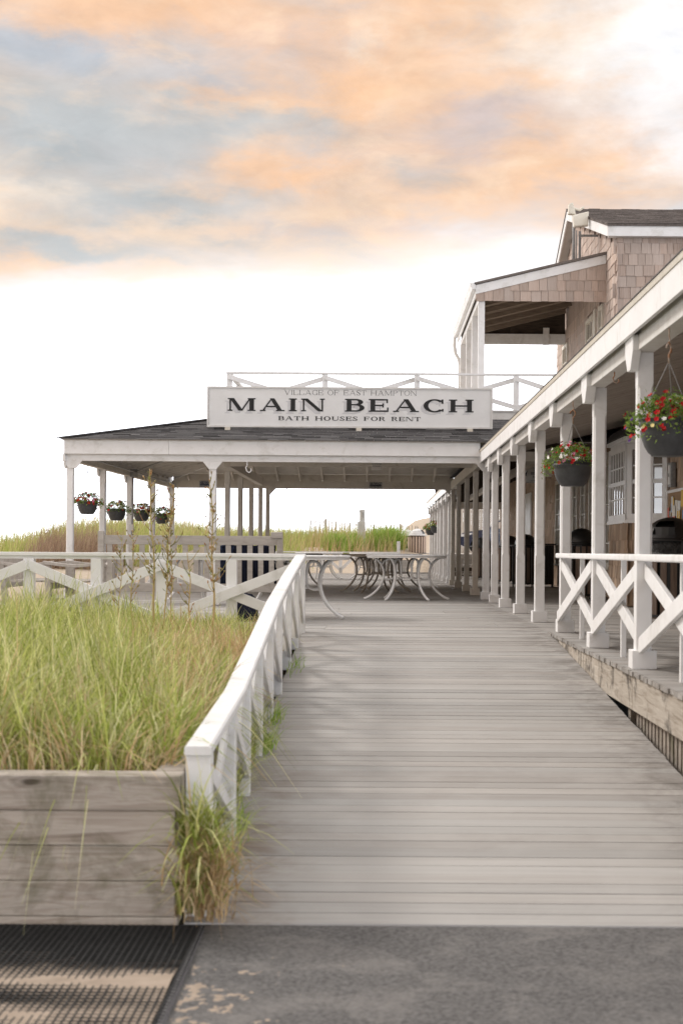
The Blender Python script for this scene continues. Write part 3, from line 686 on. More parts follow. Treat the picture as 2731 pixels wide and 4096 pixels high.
pmesh = {m: post_mesh(2.276, m) for m in ('paint', 'tan')}
plm = {m: box(-.088, .088, -.088, .088, 0.001, .135).mesh('plinth', m) for m in ('paint', 'tan')}
brm = {m: bracket_mesh(m, 2.386, 2.276) for m in ('paint', 'tan')}
def porch_post(y, m='paint', br=True, parent=None, x=PX):
    o = rel(link('post', pmesh[m], parent or house, (x, y, 0))); o.rotation_euler = (0, 0, R.uniform(-.01, .01))
    link('plinth', plm[m], o, (0, 0, 0), bevel=.005)
    if br:
        b = link('bracket', brm[m], o, ((1.806+x-.054)/2-x, 0, 0), bevel=.003); b.rotation_euler = (0, 0, -math.pi/2); b.scale = (1, (x-.054-1.806)/.036, 1)
    return o
PY = [8.35, 10.65, 12.97, 15.42, 17.6, 20.0, 22.2, 24.15]
for y, x in zip(PY, (1.92, 1.92, 1.945, 1.968, 1.938, 1.944, 1.93, 1.925)): porch_post(y, x=x)
for y in (39.2, 41.9, 44.4, 46.2, 48.4, 50.6, 52.6): porch_post(y)
# beams and fascia
for (a, b_) in ((5.7, 25.42), (37.2, 53.0)):
    rel(box(1.846, 1.98, a, b_, 2.277, 2.389).build('beam', 'oldpaint', house, bevel=.004))
    cuts = [a]
    while cuts[-1]+3.6 < b_: cuts.append(cuts[-1]+3.6)
    cuts.append(b_+.3)
    for c0, c1 in zip(cuts, cuts[1:]):
        rel(box(1.772, 1.80, c0, c1-.003, 2.375, 2.555).build('fascia_board', 'paint', house, bevel=.003))
    rel(MB().hexa([(1.764, a, 2.556), (1.80, a, 2.556), (1.80, b_+.3, 2.556), (1.764, b_+.3, 2.556), (1.756, a, 2.588), (1.80, a, 2.588), (1.80, b_+.3, 2.588), (1.756, b_+.3, 2.588)]).build('crown_strip', 'trim', house))
    rel(MB().hexa([(1.751, a, 2.590), (4.42, a, 3.335), (4.42, b_+.34, 3.335), (1.751, b_+.34, 2.590), (1.751, a, 2.598), (4.42, a, 3.36), (4.42, b_+.34, 3.36), (1.751, b_+.34, 2.598)]).build('porch_roof', 'roof', house))
rel(MB().hexa([(1.80, 25.72, 2.66), (4.42, 25.72, 3.335), (4.42, 37.2, 3.335), (1.80, 37.2, 2.66), (1.80, 25.72, 2.68), (4.42, 25.72, 3.37), (4.42, 37.2, 3.37), (1.80, 37.2, 2.68)]).build('porch_roof', 'roof', house))
rel(MB().hexa([(4.42, 5.7, 3.335), (9.5, 5.7, 4.63), (9.5, 27.2, 4.63), (4.42, 27.2, 3.335), (4.42, 5.7, 3.37), (9.5, 5.7, 4.67), (9.5, 27.2, 4.67), (4.42, 27.2, 3.37)]).build('porch_roof', 'roof', house))
rel(box(1.86, 1.90, 5.7, 25.4, 2.391, 2.585).build('beam', 'ceil', house))
# painted ceiling boards, rising to the wall
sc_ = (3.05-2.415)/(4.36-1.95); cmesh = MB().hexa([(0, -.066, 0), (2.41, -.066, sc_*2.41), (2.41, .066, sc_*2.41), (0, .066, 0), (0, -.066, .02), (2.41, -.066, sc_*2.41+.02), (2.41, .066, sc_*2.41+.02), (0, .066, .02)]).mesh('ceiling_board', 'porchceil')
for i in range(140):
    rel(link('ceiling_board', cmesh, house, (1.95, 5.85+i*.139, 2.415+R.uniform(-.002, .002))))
rel(box(1.95, 4.36, 25.35, 25.47, 2.40, 2.56).build('beam', 'tan', house))
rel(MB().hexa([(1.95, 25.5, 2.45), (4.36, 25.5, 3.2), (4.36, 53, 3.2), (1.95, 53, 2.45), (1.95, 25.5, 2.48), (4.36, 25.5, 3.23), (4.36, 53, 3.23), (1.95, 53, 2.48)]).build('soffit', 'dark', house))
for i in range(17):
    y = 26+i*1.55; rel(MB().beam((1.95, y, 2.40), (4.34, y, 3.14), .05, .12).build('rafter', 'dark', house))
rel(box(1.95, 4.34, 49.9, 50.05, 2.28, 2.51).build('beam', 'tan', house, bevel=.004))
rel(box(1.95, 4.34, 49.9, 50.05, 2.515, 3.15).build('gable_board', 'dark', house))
rel(box(3.0, 3.14, 26, 49.9, 2.55, 2.68).build('gutter_beam', 'tan', house))
# walls
rel(box(4.37, 4.42, 5.7, 52.4, 0.001, 3.33).build('wall', 'cedar', house))
rel(box(4.425, 9.5, 52.3, 52.4, 0.0, 3.3).build('wall', 'cedar', house))
wins = [(35.35, 1.05, .56, 2.0), (32.35, .74, .30, 2.25), (31.1, .74, .30, 2.25), (29.85, .74, .30, 2.25), (27.85, .8, .56, 2.0)]
def wallkeep(xc, z):
    y = 52.3-xc
    for (yc, wd, zb, ht) in wins:
        if abs(y-yc) < wd/2+.02 and zb-.16 < z < zb+ht-.02: return False
    if 41.5 < y < 43.3 and z < 2.5: return False
    if 22.0 < y < 24.9 and z < 2.6: return False
    return z < 3.1
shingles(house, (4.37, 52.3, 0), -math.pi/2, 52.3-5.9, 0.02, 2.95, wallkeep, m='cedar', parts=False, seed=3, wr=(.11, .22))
for (yc, wd, zb, ht) in wins: window(house, (4.35, yc, zb), -math.pi/2, wd, ht, 2 if wd < 1 else 3, 5, trim='trim', fr=.09)
d = rel(box(4.31, 4.36, 41.6, 43.2, 0.01, 2.52).build('door', 'paint', house, bevel=.004))
box(4.285, 4.305, 41.72, 41.78, 1.0, 1.12).build('handle', 'metal', d)
# bay window near the right edge
by0, by1, bx0 = 22.08, 24.82, 3.83
bay = empty('bay_window', (4.1, 23.4, 0)); bay.parent = house; bay.location = Vector((4.1, 23.4, 0))-house.location
corner = [(4.36, by0), (bx0, by0+.53), (bx0, by1-.53), (4.36, by1)]
def baypoly(off, z0, z1, nm, m):
    pts = [(4.366, by0-off*.4), (bx0-off, by0+.53-off*.4), (bx0-off, by1-.53+off*.4), (4.366, by1+off*.4)]
    o = MB().prism([(a, b_, z0) for a, b_ in pts], (0, 0, z1-z0)).build(nm, m, bay, bevel=.004); return rel(o)
baypoly(-.02, 0.01, 1.285, 'skirt', 'cedar'); baypoly(.05, 1.29, 1.345, 'sill', 'paint'); baypoly(.0, 2.50, 2.56, 'head', 'paint'); baypoly(.06, 2.562, 2.62, 'cornice', 'paint')
rel(MB().prism([(4.366, by0-.1, 2.625), (bx0-.1, by0+.45, 2.625), (bx0-.1, by1-.45, 2.625), (4.366, by1+.1, 2.625)], (0.12, 0, .16)).build('bay_roof', 'roof', bay))
baypoly(-.09, 1.346, 2.498, 'sash_core', 'dark')
for (a, b_, cols) in ((corner[0], corner[1], 3), (corner[1], corner[2], 6)):
    v = Vector((b_[0]-a[0], b_[1]-a[1], 0)); ln = v.length; mid = (Vector((a[0], a[1], 0))+Vector((b_[0], b_[1], 0)))/2
    rzb = math.atan2(-v.y, -v.x)
    window(bay, (mid.x, mid.y, 1.347), rzb, ln-.03, 1.15, cols, 4, trim='paint', sill=False, fr=.085, curtain=False, sash=True)
for (a, b_) in ((corner[0], corner[1]), (corner[1], corner[2])):
    v = Vector((a[0]-b_[0], a[1]-b_[1], 0)); ln = v.length; rzb = math.atan2(v.y, v.x)
    cnt = len([c for c in bay.children])
    shingles(bay, (b_[0], b_[1], 0), rzb, ln, 0.03, 1.13, m='cedar', seed=31, wr=(.10, .2), course=.2)
# upper storey
XG, YF, YBK = 4.40, 27.3, 36.3
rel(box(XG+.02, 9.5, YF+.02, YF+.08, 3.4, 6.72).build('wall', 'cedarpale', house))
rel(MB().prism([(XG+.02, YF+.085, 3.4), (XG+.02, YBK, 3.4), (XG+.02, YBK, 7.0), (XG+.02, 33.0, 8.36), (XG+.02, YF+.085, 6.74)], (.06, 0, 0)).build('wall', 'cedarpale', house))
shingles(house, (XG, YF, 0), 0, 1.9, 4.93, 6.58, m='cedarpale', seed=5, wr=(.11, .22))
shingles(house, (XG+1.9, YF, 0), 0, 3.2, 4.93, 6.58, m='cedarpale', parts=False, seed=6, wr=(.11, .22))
upw = [(30.6, 1.0), (29.1, .55), (34.6, .9)]
def gk(xc, z):
    y = YBK-xc; top = 6.70+(y-YF)*.2747 if y < 33 else 8.3-(y-33)*.44
    if z > top-.24: return False
    if 28.45 < y < 35.1:
        rz_ = 6.54 if y < 35.1 else 0
        if 5.95 < z < 6.55 and y > 28.6: return False
    for (yc, wd) in upw:
        if abs(y-yc) < wd/2 and 4.0 < z < 5.75: return False
    return z > 3.5
shingles(house, (XG, YBK, 0), -math.pi/2, YBK-28.6, 3.55, 8.3, gk, m='cedarpale', parts=False, seed=7)
shingles(house, (XG, 28.6, 0), -math.pi/2, 1.3, 4.60, 6.72, lambda xc, z: z < 6.68+(1.3-xc)*.2747-.24, m='cedarpale', seed=8)
for (yc, wd) in upw: window(house, (XG-.012, yc, 4.15), -math.pi/2, wd, 1.55, 2, 4, trim='trim', fr=.08, sash=True)
rel(box(XG-.05, XG-.005, 29.75, 30.0, 3.6, 5.75).build('corner_trim', 'trim', house))
# main roof with fascia and rake
s_ = .2747
rel(MB().prism([(XG-.22, YF-.22, 6.885), (XG-.22, 33.05, 8.525), (XG-.22, 36.9, 6.9), (XG-.22, 36.9, 6.85), (XG-.22, 33.05, 8.475), (XG-.22, YF-.22, 6.835)], (5.4, 0, 0)).build('roof', 'roofbrown', house))
rel(box(XG-.20, 9.5, YF-.20, YF-.17, 6.655, 6.86).build('fascia_board', 'paint', house, bevel=.003))
rel(box(XG-.17, 9.5, YF-.168, YF+.01, 6.665, 6.69).build('soffit', 'paint', house))
rel(MB().prism([(XG-.205, YF-.165, 6.655), (XG-.205, 33.05, 8.27), (XG-.205, 33.05, 8.475), (XG-.205, YF-.165, 6.855)], (.03, 0, 0)).build('rake_board', 'paint', house, bevel=.003))
rel(MB().prism([(XG-.205, 33.06, 8.27), (XG-.205, 36.85, 6.67), (XG-.205, 36.85, 6.87), (XG-.205, 33.06, 8.475)], (.03, 0, 0)).build('rake_board', 'paint', house, bevel=.003))
rel(MB().prism([(XG-.17, YF-.16, 6.75), (XG-.17, 33.05, 8.38), (XG-.17, 36.8, 6.79), (XG-.17, 36.8, 6.76), (XG-.17, 33.05, 8.35), (XG-.17, YF-.16, 6.72)], (.18, 0, 0)).build('soffit', 'ceil', house))
# courses of roof tabs
rt = MB(); r_ = random.Random(3); y = YF-.24; k = 0
while y < 33.0:
    z = 6.888+(y-YF+.22)*s_; x = XG-.24+r_.uniform(-.2, 0)
    while x < 7.2:
        wd = r_.choice((.15, .25, .33)); t = r_.uniform(.008, .022); x0 = max(x, XG-.24)
        rt.hexa([(x0, y, z), (x+wd-.006, y, z), (x+wd-.006, y+.17, z+.17*s_), (x0, y+.17, z+.17*s_), (x0, y, z+t), (x+wd-.006, y, z+t), (x+wd-.006, y+.17, z+.17*s_+.004), (x0, y+.17, z+.17*s_+.004)]); x += wd
    y += .145
rel(tag(rt.build('roof_tabs', 'roofbrown', house), kind='stuff'))
# balcony: shed roof on posts
BX, BY0, BY1 = 1.99, 28.55, 34.75
bpm = post_mesh(2.22, 'paint', .062, 5, 5.1)
bpm = box(-.062, .062, -.062, .062, 0, 2.2).mesh('balcony_post', 'paint')
for y in (28.6, 30.55, 32.5, 34.7): rel(link('balcony_post', bpm, house, (BX, y, 3.50), bevel=.006))
rel(MB().hexa([(1.84, BY0-.1, 5.99), (XG, BY0-.1, 6.60), (XG, BY1+.2, 6.60), (1.84, BY1+.2, 5.99), (1.84, BY0-.1, 6.03), (XG, BY0-.1, 6.65), (XG, BY1+.2, 6.65), (1.84, BY1+.2, 6.03)]).build('balcony_roof', 'roofbrown', house))
rel(MB().prism([(1.87, BY0-.07, 5.81), (XG-.02, BY0-.07, 6.42), (XG-.02, BY0-.07, 6.59), (1.87, BY0-.07, 5.985)], (0, .03, 0)).build('rake_board', 'paint', house, bevel=.003))
rel(MB().prism([(1.88, BY0-.035, 5.70), (XG-.03, BY0-.035, 5.70), (XG-.03, BY0-.035, 6.45), (1.88, BY0-.035, 5.83)], (0, .04, 0)).build('gable_infill', 'cedarpale', house))
shingles(house, (1.93, BY0-.045, 0), 0, XG-1.95, 5.68, 6.33, lambda xc, z: z < 5.76+(1.93+xc-1.87)*.242-.02+.03 and (z+.05 < 5.80+(xc)*.242), m='cedarpale', seed=9, wr=(.11, .22))
rel(box(1.94, 2.05, BY0+.02, BY1+.1, 5.70, 5.82).build('beam', 'paint', house, bevel=.004))
rel(box(1.87, 1.90, BY0, BY1+.2, 5.80, 5.97).build('fascia_board', 'paint', house, bevel=.003))
rel(MB().prism([(1.75, BY0-.1, 6.02), (1.865, BY0-.1, 6.02), (1.865, BY0-.1, 5.90), (1.80, BY0-.1, 5.90)], (0, BY1-BY0+.35, 0)).build('gutter', 'paint', house))
rel(MB().tube([(1.80, 34.95, 5.93), (1.80, 34.95, 5.70), (1.83, 34.95, 5.52), (1.91, 34.92, 5.38), (1.93, 34.86, 5.2), (1.93, 34.86, 3.6)], .042, 10).build('downspout', 'oldpaint', house, smooth=True))
rel(box(2.06, XG-.01, BY1-.10, BY1, 5.72, 5.96).build('beam', 'oldpaint', house, bevel=.004))
rel(box(3.86, 4.0, BY1-.15, BY1-.105, 5.70, 6.10).build('cleat', 'oldpaint', house))
rel(box(3.1, 3.2, BY1-.05, BY1, 5.97, 6.3).build('strut', 'dark', house))
rel(MB().prism([(2.0, BY1+.01, 5.96), (XG-.01, BY1+.01, 5.96), (XG-.01, BY1+.01, 6.5), (2.0, BY1+.01, 5.97)], (0, .03, 0)).build('gable_board', 'dark', house))
cb_ = MB().hexa([(0, -.06, 0), (2.45, -.06, .60), (2.45, .06, .60), (0, .06, 0), (0, -.06, .02), (2.45, -.06, .62), (2.45, .06, .62), (0, .06, .02)]).mesh('ceiling_board', 'brownboard')
for i in range(48): rel(link('ceiling_board', cb_, house, (1.93, BY0+.06+i*.13, 5.93+R.uniform(-.004, .004))))
for i in range(6): rel(MB().beam((1.93, 29.2+i*1.05, 5.87), (4.36, 29.2+i*1.05, 6.47), .05, .10).build('rafter', 'brownboard', house))

# ------------------------------------------------------------------ wireless box high on the gable
ant = empty('antenna_box', (3.95, 29.6, 6.5), label='cream rooftop antenna box on a pole fixed to the gable peak', cat='antenna')
rel(MB().tube([(3.90, 29.6, 6.45), (3.90, 29.6, 7.7)], .032, 10).build('mast', 'metal', ant, smooth=True))
rel(MB().hexa([(3.88, 29.4, 7.33), (4.16, 29.4, 7.36), (4.18, 29.56, 7.36), (3.88, 29.56, 7.33), (3.85, 29.4, 7.56), (4.17, 29.4, 7.64), (4.19, 29.56, 7.64), (3.85, 29.56, 7.56)]).build('housing', 'beige', ant, bevel=.02))
rel(MB().hexa([(3.77, 29.45, 7.60), (3.92, 29.45, 7.58), (3.94, 29.6, 7.58), (3.77, 29.6, 7.60), (3.78, 29.45, 7.80), (3.86, 29.45, 7.83), (3.88, 29.6, 7.83), (3.78, 29.6, 7.80)]).build('receiver', 'beige', ant, bevel=.02))
rel(MB().tube([(3.86, 29.5, 7.72), (4.0, 29.5, 7.68), (4.08, 29.5, 7.74)], .025, 8).build('clamp', 'beige', ant))
rel(box(4.04, 4.09, 29.9, 29.94, 6.55, 7.35).build('perforated_strut', 'metal', ant)); rel(MB().tube([(3.98, 29.8, 6.5), (3.98, 29.8, 7.34)], .014, 8).build('cable_conduit', 'metal', ant))
rel(box(4.0, 4.40, 29.62, 29.66, 7.18, 7.22).build('wall_bracket', 'metal', ant))

# ------------------------------------------------------------------ porch railing beside the ramp
pr = empty('porch_railing', (1.83, 11, 0), label='white X-braced railing with thin balusters between the porch posts on the right', cat='railing')
rel(box(1.86, 1.91, 5.9, 15.40, .775, .826).build('cap_rail', 'paint', pr, bevel=.012))
ends = [6.05]+PY[:4]
for a, b_ in zip(ends, ends[1:]):
    rel(MB().beam((1.896, b_-.03, .16), (1.896, a+.03, .715), .034, .115).build('brace', 'paint', pr, bevel=.004))
    rel(MB().beam((1.934, a+.03, .16), (1.934, b_-.03, .715), .034, .115).build('brace', 'paint', pr, bevel=.004))
    rel(box(1.954, 1.996, (a+b_)/2-.022, (a+b_)/2+.022, -.001, .80).build('baluster', 'paint', pr, bevel=.004))

# ------------------------------------------------------------------ open pavilion
pav = empty('pavilion', (-1.8, 31, 0), label='open white pavilion with dark shingled hip roof over the deck', cat='pavilion')
YP = 25.80
pph = 2.372
pvm = {m: post_mesh(pph, m, .060 if m == 'paint' else .052, .80, 2.10) for m in ('paint', 'tan')}
bvm = bracket_mesh('paint', 2.486, 2.372)
def ppost(x, y, m):
    o = rel(link('post', pvm[m], pav, (x, y, 0))); link('plinth', plm[m], o, (0, 0, 0), bevel=.005); return o
LX = lambda y: -5.36+(y-YP)*(.26/10.9)
rowy = [25.8, 28.5, 31.2, 33.95, 36.7]
for y in rowy:
    o = ppost(LX(y), y, 'paint')
    b = link('bracket', bvm, o, (-.078, 0, 0)); b.rotation_euler = (0, 0, -math.pi/2)
    if y == YP: link('bracket', bvm, o, (0.05, -.078, 0), bevel=.003)
o = ppost(-2.87, YP, 'paint'); link('bracket', bvm, o, (0, -.078, 0), bevel=.003)
for y in (28.6, 31.3, 34.0, 36.7): ppost(-2.9, y, 'tan')
ppost(-2.72, 36.72, 'tan')
o = ppost(1.905, YP, 'paint'); link('bracket', bvm, o, (-.02, -.078, 0), bevel=.003)
for y in (28.3, 31.05, 34.2, 36.75): ppost(1.885, y, 'tan')
# front fascia and beam
for a, b_ in ((-5.43, -3.62), (-3.617, 1.775)): rel(box(a, b_, 25.58, 25.61, 2.487, 2.725).build('fascia_board', 'paint', pav, bevel=.003))
rel(box(-5.42, 1.85, 25.70, 25.745, 2.373, 2.487).build('beam', 'paint', pav, bevel=.003))
rel(box(-5.40, 1.85, 25.612, 25.70, 2.48, 2.50).build('soffit_strip', 'oldpaint', pav))
rel(MB().hexa([(-5.44, 25.62, 2.487), (-5.41, 25.62, 2.487), (-5.15, 37.1, 2.487), (-5.18, 37.1, 2.487), (-5.44, 25.62, 2.725), (-5.41, 25.62, 2.725), (-5.15, 37.1, 2.725), (-5.18, 37.1, 2.725)]).build('fascia_board', 'paint', pav))
rel(MB().beam((LX(25.8), 25.8, 2.43), (LX(36.8), 36.8, 2.43), .10, .114).build('beam', 'tan', pav))
rel(box(-5.1, 1.9, 36.66, 36.76, 2.373, 2.56).build('beam', 'tan', pav, bevel=.004))
rel(box(-5.1, 1.9, 36.9, 36.93, 2.52, 2.74).build('fascia_board', 'tan', pav))
rel(box(-2.84, 1.80, 28.24, 28.32, 2.44, 2.64).build('beam', 'tan', pav, bevel=.004))
rel(box(-2.95, -2.83, 28.34, 36.6, 2.44, 2.64).build('beam', 'tan', pav))
rel(box(1.82, 1.93, 25.76, 36.6, 2.377, 2.58).build('beam', 'tan', pav))
for sx in (-1, 1):
    rel(MB().prism([(-2.66 if sx < 0 else 1.81, 36.64, 2.37), (-2.52 if sx < 0 else 1.67, 36.64, 2.37), (-2.66 if sx < 0 else 1.81, 36.64, 2.22)], (0, .06, 0)).build('knee_brace', 'tan', pav))
# roof planes (sheathing) : front, left, rear, flat deck
TX, TY0, TY1, TZ = -2.87, 28.1, 34.4, 3.33
sh = MB()
def slab(p, t=.02): sh.hexa([*p, *[(a, b_, c+t) for a, b_, c in p]])
slab([(-5.46, 25.52, 2.725), (4.40, 25.52, 2.725), (4.40, TY0, TZ), (TX, TY0, TZ)])
slab([(-5.46, 25.52, 2.724), (TX, TY0, TZ), (TX, TY1, TZ), (-5.2, 37.05, 2.724)])
slab([(-5.2, 37.05, 2.725), (TX, TY1, TZ), (4.40, TY1, TZ), (4.40, 37.05, 2.725)])
slab([(TX, TY0, TZ), (4.4, TY0, TZ), (4.4, TY1, TZ), (TX, TY1, TZ)], .03)
rel(sh.build('roof', 'ceil', pav))
rel(box(TX-.02, 4.38, TY0-.02, TY0+.03, TZ+.02, TZ+.17).build('curb', 'oldpaint', pav)); rel(box(TX-.02, TX+.03, TY0+.035, TY1, TZ+.02, TZ+.17).build('curb', 'oldpaint', pav))
rel(box(TX-.05, 4.38, TY0-.05, TY0+.05, TZ+.172, TZ+.20).build('coping', 'oldpaint', pav))
# roof tabs on the front slope
ang = math.atan((TZ-2.725)/(TY0-25.52)); tabm = [MB().hexa([(-.5, 0, 0), (.5, 0, 0), (.5, .16, -.004), (-.5, .16, -.004), (-.5, 0, t), (.5, 0, t), (.5, .16, .002), (-.5, .16, .002)]).mesh('shingle', 'roof') for t in (.012, .017, .024)]
acc = MB(); cnt = 0; r_ = random.Random(11)
for k in range(19):
    y = 25.46+k*.138; z = 2.747+(y-25.52)*math.tan(ang)
    xh = -5.47+max(0, (y-25.52))*(2.59/2.58); x = xh-r_.uniform(0, .1)
    while x < 3.0:
        wd = r_.choice((.17, .30, .42, .52)); a = max(x, xh)
        if cnt < 285:
            o = rel(link('shingle', r_.choice(tabm), pav, ((a+x+wd)/2, y, z))); o.scale = (x+wd-a-.006, 1, 1); o.rotation_euler = (ang, 0, 0); cnt += 1
        else:
            t = r_.uniform(.01, .024); dz = .16*math.tan(ang)
            acc.hexa([(a, y, z), (x+wd-.006, y, z), (x+wd-.006, y+.16, z+dz), (a, y+.16, z+dz), (a, y, z+t), (x+wd-.006, y, z+t), (x+wd-.006, y+.16, z+dz+.004), (a, y+.16, z+dz+.004)])
        x += wd
# side slope courses, seen edge-on along the hip
for k in range(19):
    x = -5.50+k*.138; z = 2.745+max(0, x+5.46)*(TZ-2.725)/2.59; y = 25.5+max(0, x+5.46)
    while y < 36.6-k*.12:
        wd = r_.choice((.2, .33, .45)); acc.hexa([(x, y, z), (x+.16, y, z+.035), (x+.16, y+wd, z+.035), (x, y+wd, z), (x, y, z+.018), (x+.16, y, z+.04), (x+.16, y+wd, z+.04), (x, y+wd, z+.018)]); y += wd+.006
rel(tag(acc.build('shingle_courses', 'roof', pav), kind='stuff'))
rel(MB().beam((-5.48, 25.50, 2.765), (TX, TY0, TZ+.045), .22, .02).build('hip_cap', 'roof', pav))
# rafters under the slopes
def jack(run, d, m): return MB().beam((0, 0, -.07), (d[0]*run, d[1]*run, -.07+run*.2336), .045, .11).build('rafter', m, pav)
for i in range(17):
    y = 26.4+i*.61; o = jack(min(2.35, y-25.72, 36.95-y), (1, 0), 'ceil'); o.location = (-5.20, y, 2.70); rel(o)
for i in range(12):
    x = -4.7+i*.555; o = jack(min(2.4, x+5.05), (0, -1), 'tan'); o.location = (x, 36.9, 2.69); rel(o)
for i in range(12):
    x = -4.6+i*.56; o = jack(min(2.4, x+5.2), (0, 1), 'ceil'); o.location = (x, 25.65, 2.68); rel(o)
rel(MB().beam((-5.3, 25.7, 2.66), (TX, TY0, TZ-.07), .05, .13).build('hip_rafter', 'ceil', pav)); rel(MB().beam((-5.05, 36.8, 2.66), (TX, TY1, TZ-.07), .05, .13).build('hip_rafter', 'oldpaint', pav))
for i in range(26):      # boards of the left slope, seen from below
    x = -5.2+i*.088; zz = 2.712+(x+5.46)*(TZ-2.725)/2.59; ya = 25.62+(x+5.46); yb = 36.9-(x+5.2)
    rel(MB().hexa([(x, ya, zz-.030), (x+.08, ya, zz-.012), (x+.08, yb, zz-.012), (x, yb, zz-.030), (x, ya, zz-.025), (x+.08, ya, zz-.007), (x+.08, yb, zz-.007), (x, yb, zz-.025)]).build('ceiling_board', 'ceil', pav))
# conduit and junction boxes
cnd = MB().tube([(-5.24, 25.85, 2.40), (-5.14, 25.95, 2.44), (-5.12, 27.5, 2.455), (-5.1, 30.2, 2.46), (-5.08, 33, 2.455), (-4.98, 36.3, 2.45), (-4.96, 36.45, 2.38)], .016, 8)
cnd.tube([(-5.05, 31.0, 2.48), (-4.3, 30.2, 2.68), (-3.5, 29.0, 2.9)], .018, 8)
rel(cnd.build('conduit', 'metal', pav, smooth=True))
rel(MB().tube([(-5.15, 31.12, 2.45), (-5.15, 31.12, .3)], .020, 8).build('conduit', 'metal', pav, smooth=True))
rel(box(-5.20, -5.04, 31.0, 31.06, 2.36, 2.52).build('junction_box', 'metal', pav, bevel=.006)); rel(box(-5.21, -5.11, 31.0, 31.06, 1.22, 1.36).build('junction_box', 'oldpaint', pav, bevel=.006)); rel(box(-5.41, -5.34, 30.98, 31.04, 1.62, 1.86).build('junction_box', 'oldpaint', pav, bevel=.006))

# ------------------------------------------------------------------ railing round the roof deck
rd = empty('roof_deck_railing', (-2.85, 28.15, 3.5), label='white X-braced railing along the flat roof deck above the big sign', cat='railing')
xs_ = [-2.83, -1.01, .74, 2.63, 4.36]
rel(box(-2.89, 4.38, 28.10, 28.20, 4.195, 4.235).build('cap_rail', 'paint', rd, bevel=.004))
rel(box(-2.89, -2.79, 28.21, 34.2, 4.195, 4.235).build('cap_rail', 'paint', rd, bevel=.004))
for x in xs_: rel(box(x-.052, x+.052, 28.11, 28.19, 3.50, 4.192).build('post', 'paint', rd, bevel=.004))
for y in (30.1, 32.1, 34.1): rel(box(-2.88, -2.80, y-.05, y+.05, 3.50, 4.192).build('post', 'paint', rd))
for a, b_ in zip(xs_, xs_[1:]):
    rel(MB().beam((a, 28.092, 4.13), (b_, 28.092, 3.58), .03, .09).build('brace', 'paint', rd, bevel=.003)); rel(MB().beam((a, 28.208, 3.58), (b_, 28.208, 4.13), .03, .09).build('brace', 'paint', rd, bevel=.003))
for a, b_ in ((28.2, 30.1), (30.1, 32.1), (32.1, 34.1)):
    rel(MB().beam((-2.86, a, 4.13), (-2.86, b_, 3.58), .03, .09).build('brace', 'paint', rd)); rel(MB().beam((-2.83, a, 3.58), (-2.83, b_, 4.13), .03, .09).build('brace', 'paint', rd))
# rear railing of the deck, by the dunes
bk = empty('dune_railing', (-2, 55, 0), label='white railing along the far edge of the deck in front of the dunes', cat='railing')
rel(box(-5.8, .72, 55.0, 55.10, .765, .805).build('cap_rail', 'paint', bk))
xb = [-5.6, -4.7, -3.8, -2.9, -2.0, -1.35, -.78, .0, .70]
for x in xb: rel(box(x-.06, x+.06, 55.0, 55.09, 0, .765).build('post', 'paint', bk))
rel(box(.74, .86, 54.98, 55.1, 0, 1.20).build('end_post', 'paint', bk, bevel=.01))
for i in range(0, 8, 1):
    z0, z1 = (.68, .12) if i % 2 == 0 else (.12, .68)
    rel(MB().beam((xb[i], 54.975, z0), (xb[i+1], 54.975, z1), .03, .11).build('brace', 'paint', bk))

